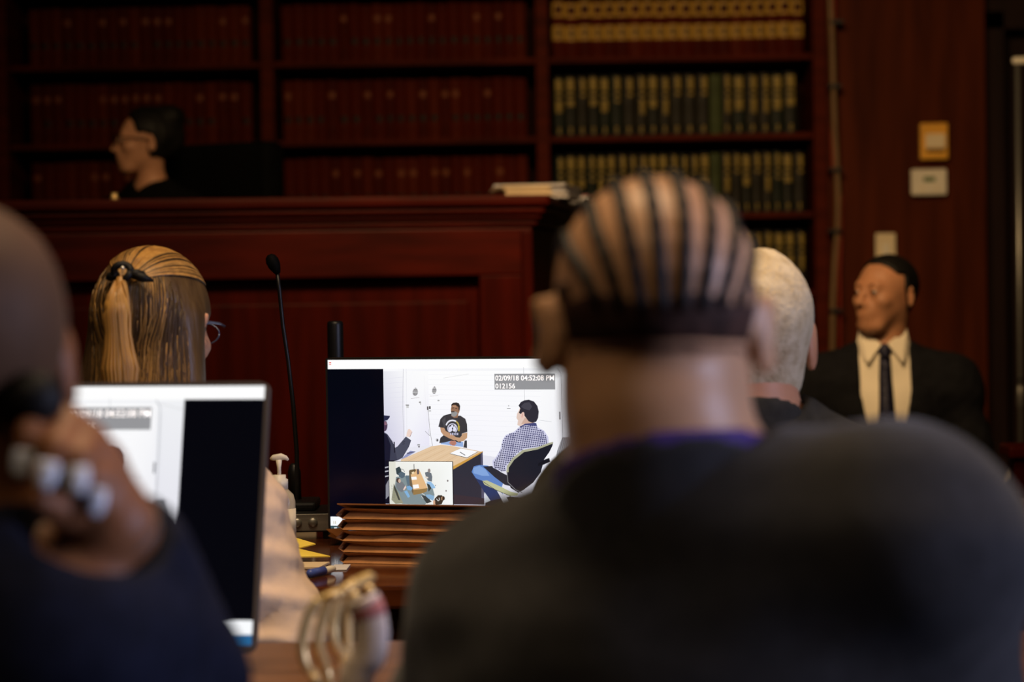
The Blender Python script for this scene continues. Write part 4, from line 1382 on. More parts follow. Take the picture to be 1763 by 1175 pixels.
# tie with fine dots
tm = mat('dotted_navy_tie', (0.010, 0.010, 0.028), 0.55, 0.3)
nt = tm.node_tree
tc = nt.nodes.new('ShaderNodeTexCoord'); vo = nt.nodes.new('ShaderNodeTexVoronoi'); vo.inputs['Scale'].default_value = 110
rp = nt.nodes.new('ShaderNodeValToRGB')
rp.color_ramp.elements[0].color = (0.10, 0.10, 0.16, 1); rp.color_ramp.elements[1].color = (0.010, 0.010, 0.028, 1)
rp.color_ramp.elements[0].position = 0.18; rp.color_ramp.elements[1].position = 0.30
nt.links.new(tc.outputs['Object'], vo.inputs['Vector']); nt.links.new(vo.outputs['Distance'], rp.inputs[0])
nt.links.new(rp.outputs[0], nt.nodes['Principled BSDF'].inputs['Base Color'])
M['tie'] = tm


def rotm(yaw=0.0, pitch=0.0, roll=0.0):
    """columns = local axes; local +Y is the way the face looks. yaw>0 turns to the left, pitch>0 looks up"""
    return np.array((Matrix.Rotation(yaw, 3, 'Z') @ Matrix.Rotation(roll, 3, 'Y') @ Matrix.Rotation(pitch, 3, 'X')), dtype=np.float32)


def cranium():
    return U([E((0, -0.014, 0.032), (0.077, 0.097, 0.085)), E((0, 0.03, 0.01), (0.066, 0.058, 0.07))], 0.03)


def head_local(fem=0.0, ears=True, jaw=1.0):
    j = 1 - 0.07 * fem
    soft = U([
        E((0, -0.014, 0.032), (0.077, 0.097, 0.085)),
        E((0, 0.032, -0.012), (0.066 * j, 0.060, 0.085)),
        E((0, 0.035, -0.055), (0.053 * j * jaw, 0.052, 0.055)),
        E((0, -0.012, -0.04), (0.062 * j * jaw, 0.055, 0.055)),
        C((-0.03 * j, 0.062, -0.098), (0.03 * j, 0.062, -0.098), 0.016),
        E((0, 0.076, -0.098), (0.02, 0.014, 0.016)),
    ], 0.028)
    feat = [soft,
            C((-0.036, 0.080, 0.024), (0.036, 0.080, 0.024), 0.010),
            E((0.044, 0.062, -0.022), (0.022, 0.02, 0.018)), E((-0.044, 0.062, -0.022), (0.022, 0.02, 0.018)),
            E((0, 0.083, -0.060), (0.030, 0.016, 0.026)), E((0, 0.087, -0.048), (0.022, 0.012, 0.016))]
    f = U(feat, 0.018)
    f = SUB(f, E((0.032, 0.100, 0.004), (0.018, 0.014, 0.011)), 0.012)
    f = SUB(f, E((-0.032, 0.100, 0.004), (0.018, 0.014, 0.011)), 0.012)
    f = U([f, E((0.032, 0.082, 0.003), (0.0135,) * 3), E((-0.032, 0.082, 0.003), (0.0135,) * 3)], 0.004)
    nose = U([C((0, 0.090, 0.014), (0, 0.116, -0.030), 0.0065, 0.0105), E((0.011, 0.100, -0.034), (0.009, 0.011, 0.008)), E((-0.011, 0.100, -0.034), (0.009, 0.011, 0.008))], 0.008)
    f = U([f, nose], 0.010)
    lips = U([E((0, 0.0935, -0.0590), (0.022, 0.007, 0.0055)), E((0, 0.0925, -0.0690), (0.019, 0.007, 0.006))], 0.009)
    f = U([f, lips], 0.008)
    if ears:
        fs = [f]
        for s in (-1, 1):
            rr = np.array(Matrix.Rotation(-s * R(30), 3, 'Z') @ Matrix.Rotation(R(-8), 3, 'X'), dtype=np.float32)
            ear = SUB(E((s * 0.086, -0.018, -0.006), (0.0085, 0.021, 0.034), rr), E((s * 0.096, -0.008, -0.004), (0.007, 0.011, 0.019), rr), 0.004)
            fs.append(ear)
        f = U(fs, 0.007)
    return f


def hand_f(wrist, palm_dir, palm_n, size=1.0, curl=0.6, spread=0.0, side=1):
    """palm runs along palm_dir from the wrist, palm_n = direction the palm faces"""
    d = Vector(palm_dir).normalized(); n = Vector(palm_n); n = (n - d * n.dot(d)).normalized(); s = d.cross(n) * side
    w_ = Vector(wrist)
    fs = [C(w_, w_ + d * 0.03 * size, 0.024 * size), C(w_ + d * 0.03 + s * 0.02, w_ + d * 0.08 * size + s * 0.028, 0.015 * size),
          C(w_ + d * 0.03 - s * 0.02, w_ + d * 0.078 * size - s * 0.026, 0.014 * size), C(w_ + d * 0.03, w_ + d * 0.085 * size, 0.015 * size)]
    palm = U(fs, 0.012)
    fing = []; tips = []
    for k, (off, ln) in enumerate(((0.031, 0.072), (0.0105, 0.08), (-0.0105, 0.075), (-0.030, 0.060))):
        p0 = w_ + d * 0.088 * size + s * off * size
        p = p0; ang = 0.25 * curl
        segs = [0.45, 0.30, 0.25]
        r_ = 0.0092 * size
        for q_, sg in enumerate(segs):
            ang += curl * (0.75 if q_ else 0.35)
            dd = (d * math.cos(ang) + n * math.sin(ang) + s * (off * spread * 8)).normalized()
            p2 = p + dd * ln * size * sg
            fing.append(C(p, p2, r_, r_ * 0.92)); r_ *= 0.93
            p = p2
        tips.append((p, dd))
    th0 = w_ + d * 0.028 * size + s * 0.026 * size
    th1 = th0 + (d * 0.6 + s * 0.65 + n * 0.35).normalized() * 0.042 * size
    th2 = th1 + (d * 0.85 + s * 0.2 + n * 0.4).normalized() * 0.03 * size
    th = U([C(th0, th1, 0.0135 * size, 0.011 * size), C(th1, th2, 0.0105 * size, 0.009 * size)], 0.006)
    f = U([palm] + fing[:], 0.006)
    f = U([f, th], 0.010)
    return f, tips


def lerp(a, b, t):
    return Vector(a) * (1 - t) + Vector(b) * t


def person(label, head_c, head_rot, neck, shL, shR, hip, body_yaw, elL, wrL, elR, wrR, skin_m, jacket_m, knee_dy=0.42, fem=0.0, h=0.006,
           bulk=1.0, shin=True, jaw=1.0, v_neck=None, collar=True, hands=True, foot_z=0.0, pad=0.0, head_s=1.0, hand_args=None, legs_rot=0.0, name='person',
           jacket_name='jacket', folds=(0.004, 22), custom_hand=None, neck_r=0.056, knee_z=None, arm_r=1.0):
    """seated figure: one continuous body, with clothing as its children"""
    head_c, neck, shL, shR, hip = map(Vector, (head_c, neck, shL, shR, hip))
    elL, wrL, elR, wrR = map(Vector, (elL, wrL, elR, wrR))
    hr = np.array(head_rot, dtype=np.float32)
    hm = Matrix([list(map(float, r_)) for r_ in hr])
    by = np.array(Matrix.Rotation(body_yaw, 3, 'Z'), dtype=np.float32)
    bf = Vector((-math.sin(body_yaw), math.cos(body_yaw), 0)); br = Vector((math.cos(body_yaw), math.sin(body_yaw), 0))
    lf = Vector((-math.sin(body_yaw + legs_rot), math.cos(body_yaw + legs_rot), 0)); lr = Vector((lf.y, -lf.x, 0))
    chest = lerp(hip, neck, 0.62) + bf * 0.01
    belly = lerp(hip, neck, 0.32) + bf * 0.015
    nb_ = head_c + hm @ Vector((0, -0.022, -0.07)) * head_s
    b = bulk

    def torso(t, shp=0.0):
        return U([E(hip, (0.165 * b + t, 0.125 * b + t, 0.12 + t), by), E(belly, (0.145 * b + t, 0.115 * b + t, 0.17 + t), by),
                  E(chest, (0.165 * b + t, 0.118 * b + t, 0.18 + t), by),
                  C(lerp(chest, shL, 0.55) + Vector((0, 0, 0.03)), shL, 0.075 * b + t, 0.058 * b + t + shp), C(lerp(chest, shR, 0.55) + Vector((0, 0, 0.03)), shR, 0.075 * b + t, 0.058 * b + t + shp),
                  C(neck, lerp(neck, shL, 0.85) + Vector((0, 0, 0.01)), 0.055 + t, 0.040 + t + shp), C(neck, lerp(neck, shR, 0.85) + Vector((0, 0, 0.01)), 0.055 + t, 0.040 + t + shp)], 0.06)

    def arms(t):
        k_ = b * arm_r
        return [U([C(s_, e_, 0.056 * k_ + t, 0.043 * k_ + t), C(e_, w_, 0.043 * k_ + t, 0.029 * k_ + t)], 0.02) for s_, e_, w_ in ((shL, elL, wrL), (shR, elR, wrR))]

    kn = []; an = []
    for s_ in (-1, 1):
        k_ = hip + lf * knee_dy + lr * (0.12 * s_); k_.z = foot_z + (0.50 if knee_z is None else knee_z)
        a_ = k_ + lf * 0.03; a_.z = foot_z + 0.085
        kn.append(k_); an.append(a_)

    def legs(t):
        return [U([C(hip + lr * (0.09 * s_), kn[i], 0.080 + t, 0.056 + t), C(kn[i], an[i], 0.054 + t, 0.036 + t)], 0.02) for i, s_ in enumerate((-1, 1))]

    head = BND(LOC(head_local(fem, True, jaw), head_c, hr, head_s), head_c, 0.24)
    neck_f = C(neck + Vector((0, 0, -0.02)), nb_, neck_r * 1.08, neck_r)
    feet = [U([C(an[i], an[i] + Vector((0, 0, -0.035)), 0.036), C(an[i] + Vector((0, 0, -0.045)), an[i] + lf * 0.15 + Vector((0, 0, -0.055)), 0.036, 0.026)], 0.02) for i in range(2)]
    fs = [torso(0.0)] + arms(0.0) + legs(0.0) + feet
    body = U(fs, 0.03)
    tips = []
    hnds = []
    if hands:
        ha = hand_args or {}
        for k_, (e_, w_, sd) in enumerate(((elL, wrL, -1), (elR, wrR, 1))):
            arg = ha.get('LR'[k_], {})
            dd = arg.get('dir', (w_ - e_).normalized()); nn = arg.get('n', Vector((0, 0, -1)))
            hf_, tp = hand_f(w_, dd, nn, arg.get('size', 1.0), arg.get('curl', 0.6), arg.get('spread', 0.0), arg.get('side', sd))
            if custom_hand is not None and k_ == 1:
                hf_ = custom_hand; tp = raised_tips
                hnds.append(BND(hf_, w_ + Vector((-0.04, -0.02, 0.04)), 0.24)); tips.append(tp)
                continue
            hnds.append(BND(hf_, w_ + Vector(dd).normalized() * 0.07, 0.20)); tips.append(tp)
        body = U([body] + hnds, 0.012)
    body = U([body, neck_f], 0.04)
    body = U([body, head], 0.016)
    allp = [head_c + Vector((0, 0, 0.13)), head_c + Vector((0.13, 0.13, 0)), head_c - Vector((0.13, 0.13, 0.1)), hip, shL, shR, elL, elR, wrL, wrR] + an + [a_ + lf * 0.16 for a_ in an] + kn
    for tp in tips:
        allp += [p_ for p_, _ in tp]
    lo = Vector([min(p_[i] for p_ in allp) - 0.14 for i in range(3)]); hi = Vector([max(p_[i] for p_ in allp) + 0.14 for i in range(3)])
    lo.z = foot_z - 0.03; hi.z = head_c.z + 0.16
    root = sdf_obj(name, body, lo, hi, h, skin_m)
    tag(root, label, 'person')
    J = dict(bare=head_local(fem, False, jaw), root=root, head_c=head_c, hr=hr, hm=hm, bf=bf, br=br, chest=chest, neck=neck, nb=nb_, torso=torso, arms=arms, lo=lo, hi=hi, hip=hip, tips=tips, s=head_s, head=head, shL=shL, shR=shR)
    # trousers and shoes
    tr = U(legs(0.014) + [E(hip, (0.185 * b, 0.14 * b, 0.10), by)], 0.04)
    sdf_obj('trousers', WRINKLE(tr, 0.003, 30, 3), lo, Vector((hi.x, hi.y, hip.z + 0.16)), 0.012, M['trouser'], root)
    for i in range(2):
        f_ = OFF(feet[i], 0.008)
        sdf_obj('shoe', INT(f_, HS((0, 0, -1), (0, 0, foot_z + 0.002))), an[i] - Vector((0.22, 0.22, 0.12)), an[i] + Vector((0.22, 0.22, 0.05)), 0.009, M['shoe'], root)
    # jacket
    if jacket_m is not None:
        jk = U([torso(0.02, pad)] + arms(0.016), 0.03)
        jk = WRINKLE(jk, folds[0], folds[1], 5)
        for (e_, w_) in ((elL, wrL), (elR, wrR)):
            d_ = (w_ - e_).normalized()
            cut = w_ - d_ * 0.012
            near_w = E(w_ + d_ * 0.035, (0.062, 0.062, 0.062))
            jk = SUB(jk, INT(HS(-d_, cut), near_w, 0.004), 0.006)
        up = (Vector(nb_) - neck).normalized()
        jk = SUB(jk, C(neck - up * 0.02, neck + up * 0.2, neck_r + 0.011, neck_r + 0.014), 0.012)
        if v_neck is not None:
            jk = SUB(jk, v_neck, 0.006)
        jlo = lo.copy(); jlo.z = hip.z - 0.12
        J['jacket'] = sdf_obj(jacket_name, jk, jlo, Vector((hi.x, hi.y, max(neck.z, shL.z, shR.z, wrL.z + 0.05, wrR.z + 0.05) + 0.10)), h + 0.001, jacket_m, root)
        J['jk'] = jk
        if collar:
            up = (Vector(nb_) - neck).normalized()
            ring = SUB(C(neck - up * 0.03, neck + up * 0.045, neck_r + 0.034, neck_r + 0.021), C(neck - up * 0.06, neck + up * 0.1, neck_r + 0.012, neck_r + 0.012), 0.004)
            ring = INT(ring, HS(up * 1.0 + bf * 0.75, neck + up * 0.030 - bf * 0.02), 0.006)
            ring = INT(ring, HS(bf, neck + bf * 0.035), 0.006)
            sdf_obj('collar', ring, neck - Vector((0.13, 0.13, 0.07)), neck + Vector((0.13, 0.13, 0.12)), 0.005, jacket_m, root)
    # face details
    for s_ in (-1, 1):
        e0 = head_c + hm @ Vector((s_ * 0.032, 0.0835, 0.003)) * head_s
        eo = MB().lathe([(0.001, -0.0118), (0.007, -0.0095), (0.0115, -0.003), (0.0115, 0.003), (0.007, 0.0095), (0.001, 0.0118)], (0, 0, 0), 14).build('eye', M['eye_w'], root)
        eo.location = e0
        io = MB().lathe([(0.0055, 0), (0.005, 0.0012), (0.001, 0.0016)], (0, 0, 0), 12).build('iris', M['eye_d'], eo)
        io.rotation_euler = (hm @ Matrix.Rotation(R(-90), 3, 'X')).to_euler()
        io.location = hm @ Vector((0, 0.0112, 0))
        bp_ = [head_c + hm @ Vector((s_ * x_, y_, z_)) * head_s for x_, y_, z_ in ((0.014, 0.0925, 0.0215), (0.028, 0.0905, 0.026), (0.042, 0.0825, 0.024), (0.050, 0.074, 0.019))]
        MB().tube(bp_, [0.002, 0.0034, 0.003, 0.0012], 6).build('eyebrow', M['brow'], root)
    return J


def hair_shell(J, region, t, material, h=0.005, wr=None, name='hair', extra=None, k=0.006):
    """hair grown on the skull: shell of thickness t kept where region < 0 (head-local coordinates)"""
    f = INT(OFF(J['bare'], t), region, k)
    if extra is not None:
        f = U([f] + extra, 0.02)
    if wr:
        f = WRINKLE(f, wr[0], wr[1], 11)
    g = LOC(f, J['head_c'], J['hr'], J['s'])
    c = J['head_c']
    return sdf_obj(name, g, c - Vector((0.2, 0.2, 0.30)), c + Vector((0.2, 0.2, 0.2)), h, material, J['root'])


def cling(f, pts, off=0.0008, it=4):
    """pull head-local points onto the hair surface"""
    p = np.array(pts, dtype=np.float32)
    e = 0.002
    for _ in range(it):
        d = f(p) - off
        g = np.stack([f(p + A3(a)) - f(p - A3(a)) for a in ((e, 0, 0), (0, e, 0), (0, 0, e))], 1) / (2 * e)
        g /= np.linalg.norm(g, axis=1, keepdims=True) + 1e-6
        p = p - g * d[:, None]
    return p


def chair(label, x, y, rz, seat_z=0.44, back_z=0.80, z0=0.0, group=None):
    t = thing('wooden_chair', label, 'chair', (x, y, z0), rz)
    MB().box((0, 0, seat_z - 0.02), (0.46, 0.44, 0.045), bev=0.012).build('seat', M['blk_soft'], t)
    for sx in (-1, 1):
        MB().box((sx * 0.20, 0.19, (seat_z - 0.04) / 2), (0.035, 0.035, seat_z - 0.04), bev=0.004).build('leg', M['dark_wood'], t)
        MB().box((sx * 0.20, -0.225, back_z / 2), (0.035, 0.03, back_z), bev=0.004).build('leg', M['dark_wood'], t)
    MB().box((0, -0.225, back_z - 0.05), (0.37, 0.025, 0.11), bev=0.006).build('backrest', M['dark_wood'], t)
    return t


Vz = Vector((0, 0, 1))
SEAT = 0.565                                          # hip centre height when seated
# --- man with braids, foreground ------------------------------------------------
hc = P(1124, 566, 1.86)
nk = P(1165, 905, 1.83)
shL_, shR_ = P(900, 1080, 1.93), P(1562, 962, 1.76)
hipc = Vector((0.16, 1.80, SEAT))
J1 = person('man with tight braided rows in a charcoal suit, large in the foreground', hc, rotm(R(4), R(-4), R(1)), nk, shL_, shR_, hipc, R(-10),
            P(800, 1230, 2.0), Vector((0.06, 2.30, ZN + 0.045)), shR_ + Vector((0.05, 0.06, -0.29)), Vector((0.36, 2.16, 0.80)),
            M['skin_tan'], M['suit_char'], bulk=1.12, pad=0.014, jaw=1.08, neck_r=0.075, head_s=1.03,
            hand_args={'L': dict(dir=Vector((0.3, 1, -0.05)), curl=0.3), 'R': dict(dir=Vector((-0.3, 1, -0.06)), curl=0.3)})
up1 = (J1['nb'] - nk).normalized()
ring = SUB(C(nk - up1 * 0.03, nk + up1 * 0.085, 0.097, 0.089), C(nk - up1 * 0.06, nk + up1 * 0.14, 0.0835, 0.0825), 0.003)
ring = INT(ring, HS(up1 + J1['bf'] * 0.35, nk + up1 * 0.052), 0.004)
sdf_obj('shirt_collar', ring, nk - Vector((0.14, 0.14, 0.08)), nk + Vector((0.14, 0.14, 0.14)), 0.005, M['shirt_purple'], J1['root'])


def on_skull(theta, phi, off):
    """point on the head: theta = sideways angle, phi = angle from the face over the crown to the nape"""
    c = Vector((0, -0.014, 0.032)); r = Vector((0.077, 0.097, 0.085))
    d = Vector((math.sin(theta), math.cos(theta) * math.cos(phi), math.cos(theta) * math.sin(phi)))
    return c + Vector((d.x * (r.x + off), d.y * (r.y + off), d.z * (r.z + off)))


for k, th in enumerate((-64, -43, -25, -8, 9, 26, 44, 66)):
    pth = []; rad = []
    for i in range(34):
        f_ = i / 33
        phi = R(38 + f_ * 158)
        conv = 1.0 - 0.35 * max(0.0, (f_ - 0.62) / 0.38) ** 1.4
        pth.append(on_skull(R(th) * conv, phi, 0.004))
        rad.append((0.0054 + 0.0008 * math.sin(i * 2.2)) * (0.6 if i in (0,) else 1.0))
    pth = cling(J1['bare'], [tuple(p_) for p_ in pth], 0.0002)
    MB().tube([hc + J1['hm'] @ Vector([float(c_) for c_ in p_]) * 1.03 for p_ in pth], rad, 8).build('braid', M['braid'], J1['root'])
low = lambda p: np.maximum(np.maximum(p[:, 2] - (0.020 + 0.004 * np.sin(p[:, 0] * 90)), p[:, 1] + 0.02), -0.014 - p[:, 2])
hair_shell(J1, low, 0.0020, M['stubble'], 0.004, name='nape_hair')
low = lambda p: np.maximum(np.maximum(p[:, 2] + 0.012, p[:, 1] + 0.03), -0.036 - 0.006 * np.cos(p[:, 0] * 70) - p[:, 2])
hair_shell(J1, low, 0.0010, M['stubble_fade'], 0.004, name='faded_nape_hair')
for sd in (-1, 1):
    side = lambda p, sd=sd: np.maximum(np.maximum(p[:, 2] - 0.035, -0.03 - p[:, 2]), np.maximum(p[:, 1] - 0.035, 0.068 - sd * p[:, 0]))
    hair_shell(J1, side, 0.0018, M['stubble'], 0.004, name='side_hair')

# --- man with white hair -----------------------------------------------------------
hc = P(1276, 590, 3.16)
nk = P(1285, 756, 3.14)
J2 = person('white-haired man in a dark grey jacket seen from behind, beyond the braided man', hc, rotm(R(14), R(-3), 0), nk, nk + Vector((-0.20, 0.02, -0.10)), P(1485, 866, 3.14),
            Vector((nk.x, 3.22, SEAT - 0.02)), R(4), nk + Vector((-0.27, 0.14, -0.34)), Vector((nk.x - 0.15, 3.60, ZT + 0.045)), nk + Vector((0.28, 0.12, -0.34)), Vector((nk.x + 0.18, 3.60, ZT + 0.045)),
            M['skin_pink'], M['suit_olive'], bulk=1.08, pad=0.012, neck_r=0.062, head_s=1.09, jaw=1.04)
bald = E((0, 0.03, 0.125), (0.045, 0.085, 0.045))
reg = lambda p: np.maximum(np.maximum(np.maximum(p[:, 1] - 0.045 - 0.4 * (p[:, 2] - 0.02), -0.080 - 0.05 * p[:, 1] - p[:, 2]), -bald(p)), np.where(p[:, 2] < 0.012, p[:, 1] + 0.004, -9))
hair_shell(J2, reg, 0.0065, M['hair_white'], 0.004, wr=(0.0005, 300))

# --- woman with the half ponytail -----------------------------------------------------
hc = P(266, 568, 3.46)
nk = P(272, 812, 3.40)
J3 = person('woman with half-tied blond-brown hair and glasses in a beige jacket', hc, rotm(R(-16), R(-6), 0), nk, P(130, 885, 3.36), P(394, 885, 3.36),
            Vector((nk.x, 3.27, SEAT - 0.03)), R(-4), P(70, 1060, 3.40), Vector((nk.x - 0.12, 3.66, ZT + 0.04)), P(492, 1090, 3.33), Vector((nk.x + 0.06, 3.60, ZT + 0.045)),
            M['skin_light'], M['beige'], fem=1.0, bulk=0.90, neck_r=0.048, head_s=0.97, arm_r=1.12, folds=(0.0075, 42))
hm = J3['hm']


def H3(p):
    return hc + hm @ Vector(p) * 0.97


reg = lambda p: np.maximum(p[:, 1] - 0.060 - 0.35 * (p[:, 2] - 0.03), -0.07 - p[:, 2])
reg2 = lambda p: np.maximum(reg(p), -(E((0.085, 0.055, -0.03), (0.03, 0.045, 0.06))(p)))
extra = [E((0.0, -0.056, -0.13), (0.098, 0.036, 0.20)),
         C((0.066, -0.030, 0.01), (0.096, -0.03, -0.28), 0.022, 0.020), C((-0.062, -0.015, 0.01), (-0.10, -0.02, -0.28), 0.024, 0.020)]
h3f = U([INT(OFF(J3['bare'], 0.008), reg2, 0.006)] + extra, 0.03)
sdf_obj('hair', LOC(h3f, hc, J3['hr'], 0.97), hc - Vector((0.2, 0.2, 0.42)), hc + Vector((0.2, 0.2, 0.2)), 0.005, M['hair_mid'], J3['root'])
rs = random.Random(5)


def locks(paths, f, r0, name, m_, parent, off=0.0008, flat=0.6):
    n = len(paths[0])
    q_ = cling(f, [p_ for ph in paths for p_ in ph], off)
    mb = MB()
    for k in range(len(paths)):
        pp_ = [H3(Vector([float(c_) for c_ in v])) for v in q_[k * n:(k + 1) * n]]
        mb.tube(pp_, [r0 * (0.35 + 0.65 * math.sin(math.pi * (0.12 + 0.8 * i / (n - 1)))) for i in range(n)], 5, flat=flat)
    o = mb.build(name, m_, parent); o['kind'] = 'stuff'
    return o


tie_l = Vector((0.004, -0.118, 0.072))
M['hair_fair'] = mat('fair_lock_hair', (0.30, 0.165, 0.048), 0.42, 0.4, var=0.45, vscale=60, stretch=(1, 1, 0.1))
M['hair_dk'] = mat('dark_lock_hair', (0.040, 0.021, 0.008), 0.42, 0.4, var=0.4, vscale=60, stretch=(1, 1, 0.1))
sets = {0: [], 1: [], 2: []}
for k in range(640):
    x0 = rs.uniform(-0.092, 0.094)
    z0 = 0.085 - 0.9 * abs(x0) + rs.uniform(-0.10, 0.03) if rs.random() < 0.7 else rs.uniform(-0.12, 0.0)
    L_ = rs.uniform(0.16, 0.34); fan = rs.uniform(0.0, 0.28); ph = []
    for i in range(14):
        f_ = i / 13
        z = max(z0 - L_ * f_, -0.29)
        ph.append((x0 * (1 + fan * f_) + 0.0022 * math.sin(4 * f_ + k), -0.075, z))
    low_ = z0 < 0.0
    c_ = rs.random()
    if x0 < -0.055: sel = 2 if c_ < 0.55 else 0
    elif x0 > 0.045 and not low_: sel = 2 if c_ < 0.6 else 0
    else: sel = 1 if c_ < (0.62 if low_ else 0.35) else 0
    sets[sel].append(ph)
for k_, nm, mm in ((0, 'brown_locks', M['hair_mid']), (1, 'fair_locks', M['hair_fair']), (2, 'dark_locks', M['hair_dk'])):
    locks(sets[k_], h3f, 0.0016, nm, mm, J3['root'])
# hair swept back over the crown to the tie
sw_ = []; sw2 = []
for k in range(230):
    a = rs.uniform(-0.75, 1.0)
    st = Vector((0.085 * a, 0.05 - 0.02 * abs(a), 0.125 - 0.05 * abs(a)))
    mid = Vector((0.075 * a + 0.004, -0.045, 0.135 - 0.055 * abs(a) ** 1.5))
    end = tie_l + Vector((0.016 * a, -0.012, 0.004 - 0.006 * abs(a)))
    pts3 = spline([st, mid, end], 6)
    (sw_ if 0.08 < a < 0.45 or rs.random() < 0.15 else sw2).append([tuple(p_) for p_ in pts3])
locks(sw_, h3f, 0.0017, 'swept_hair', M['hair_blond'], J3['root'], 0.0014)
locks([q_ for i_, q_ in enumerate(sw2) if i_ % 3], h3f, 0.0017, 'side_swept_hair', M['hair_dk'], J3['root'], 0.0012)
locks(sw2[::3], h3f, 0.0017, 'mid_swept_hair', M['hair_fair'], J3['root'], 0.0012)
# ponytail from the tie
core = U([C(tie_l + Vector((0, -0.012, -0.006)), tie_l + Vector((-0.002, -0.020, -0.05)), 0.007, 0.015), C(tie_l + Vector((-0.002, -0.020, -0.05)), tie_l + Vector((0.002, -0.012, -0.14)), 0.015, 0.022),
          C(tie_l + Vector((0.002, -0.012, -0.14)), tie_l + Vector((0.008, -0.006, -0.30)), 0.022, 0.024)], 0.02)
pt_o = sdf_obj('ponytail', LOC(core, hc, J3['hr'], 0.97), hc - Vector((0.2, 0.26, 0.34)), hc + Vector((0.2, 0.1, 0.14)), 0.005, M['hair_blond'], J3['root'])
pn = []
for k in range(110):
    a = rs.uniform(0, 2 * math.pi); ph = []
    for i in range(12):
        f_ = i / 11
        a2 = a + 0.5 * f_
        ph.append((tie_l.x + 0.006 * f_ + 0.03 * math.cos(a2) * min(1, 0.3 + f_), tie_l.y - 0.014 + 0.03 * math.sin(a2), tie_l.z - 0.008 - 0.29 * f_))
    pn.append(ph)
locks(pn[:66], core, 0.0022, 'ponytail_strands', M['hair_blond'], pt_o)
locks(pn[66:], core, 0.0018, 'fair_ponytail_strands', M['hair_fair'], pt_o)
mb = MB()
mb.tube([H3(tie_l + Vector((0.013 * math.cos(a_), -0.008 + 0.004 * math.sin(2 * a_), 0.004 + 0.012 * math.sin(a_)))) for a_ in [2 * math.pi * i / 16 for i in range(17)]], 0.0055, 8)
for dx, dz in ((-0.022, -0.002), (0.022, 0.002), (0.032, -0.004)):
    mb.tube([H3(tie_l + Vector((dx * 0.4, -0.006, 0.002))), H3(tie_l + Vector((dx, -0.004, dz))), H3(tie_l + Vector((dx * 1.4, 0.004, dz * 2)))], [0.006, 0.007, 0.002], 8)
ht = mb.build('hair_tie', M['hair_black'], J3['root'])
o = MB().lathe([(0.0005, -0.003), (0.003, -0.001), (0.003, 0.001), (0.0005, 0.003)], (0, 0, 0), 8).build('glint_bead', mat('tie_bead', (0.8, 0.75, 0.6), 0.15, 0.6, metal=0.6, var=0.05), ht)
o.location = H3(tie_l + Vector((0.004, -0.016, 0.010)))
# glasses: temple arm past the ear, rim in front
gl_m = mat('blue_grey_frames', (0.10, 0.12, 0.20), 0.25, 0.5, metal=0.4, var=0.1)
gs = MB()
for s_ in (-1, 1):
    gs.tube([H3((s_ * 0.080, -0.012, 0.004)), H3((s_ * 0.083, 0.02, 0.012)), H3((s_ * 0.082, 0.06, 0.013)), H3((s_ * 0.074, 0.098, 0.012))], 0.0022, 6)
    gs.tube([H3((s_ * 0.038 + 0.026 * math.cos(a_) * 1.1, 0.100 - 0.10 * (0.038 + s_ * 0.03 * math.cos(a_)) * 0.9 + 0.002, 0.0 + 0.017 * math.sin(a_))) for a_ in [2 * math.pi * i / 20 for i in range(21)]], 0.0012, 6)
gs.tube([H3((-0.01, 0.108, 0.006)), H3((0, 0.110, 0.008)), H3((0.01, 0.108, 0.006))], 0.0018, 6)
gs.build('glasses', gl_m, J3['root'])

# --- judge in profile -----------------------------------------------------------------
YJ = 8.5
hc = P(250, 245, YJ)
nk = P(262, 336, YJ + 0.03)
jb = R(150)
jf = Vector((-math.sin(jb), math.cos(jb), 0)); jr = Vector((math.cos(jb), math.sin(jb), 0))
FZ = 0.44
hipj = Vector((nk.x + 0.10, YJ + 0.02, FZ + SEAT)); hipj.z = nk.z - 0.47
chest_pt = nk + Vector((0, 0, -0.1))
vj = lambda p: np.maximum(0.75 * np.abs((p - A3(nk)) @ A3(jr)) - ((p - A3(nk)) @ A3((0, 0, 1))) + 0.012, -((p - A3(nk)) @ A3(jf)) + 0.0)
J4 = person('judge in a black robe with dark hair and glasses, face turned to the left', hc, rotm(R(102), R(2), R(0)), nk, nk - jr * 0.17 + Vector((0, 0, -0.085)), nk + jr * 0.17 + Vector((0, 0, -0.085)),
            hipj, jb, nk - jr * 0.24 + jf * 0.10 + Vector((0, 0, -0.32)), nk - jr * 0.12 + jf * 0.32 + Vector((0, 0, -0.28)), nk + jr * 0.26 + jf * 0.06 + Vector((0, 0, -0.33)), nk + jr * 0.16 + jf * 0.28 + Vector((0, 0, -0.30)),
            M['skin_light'], M['robe'], fem=1.0, bulk=1.0, neck_r=0.046, head_s=1.0, foot_z=FZ, v_neck=vj, collar=False, jacket_name='robe', knee_dy=0.36)
reg = lambda p: np.maximum(p[:, 1] - 0.040 - 0.35 * (p[:, 2] - 0.045), np.maximum(-0.055 - p[:, 2], np.where(p[:, 2] < 0.03, p[:, 1] + 0.012, -9)))
hair_shell(J4, reg, 0.016, M['hair_black'], 0.006, wr=(0.003, 70), extra=[E((0, -0.085, 0.095), (0.055, 0.06, 0.045)), E((0, -0.10, 0.02), (0.06, 0.045, 0.07))])
hm = J4['hm']; hj = hc.copy()
gs = MB()
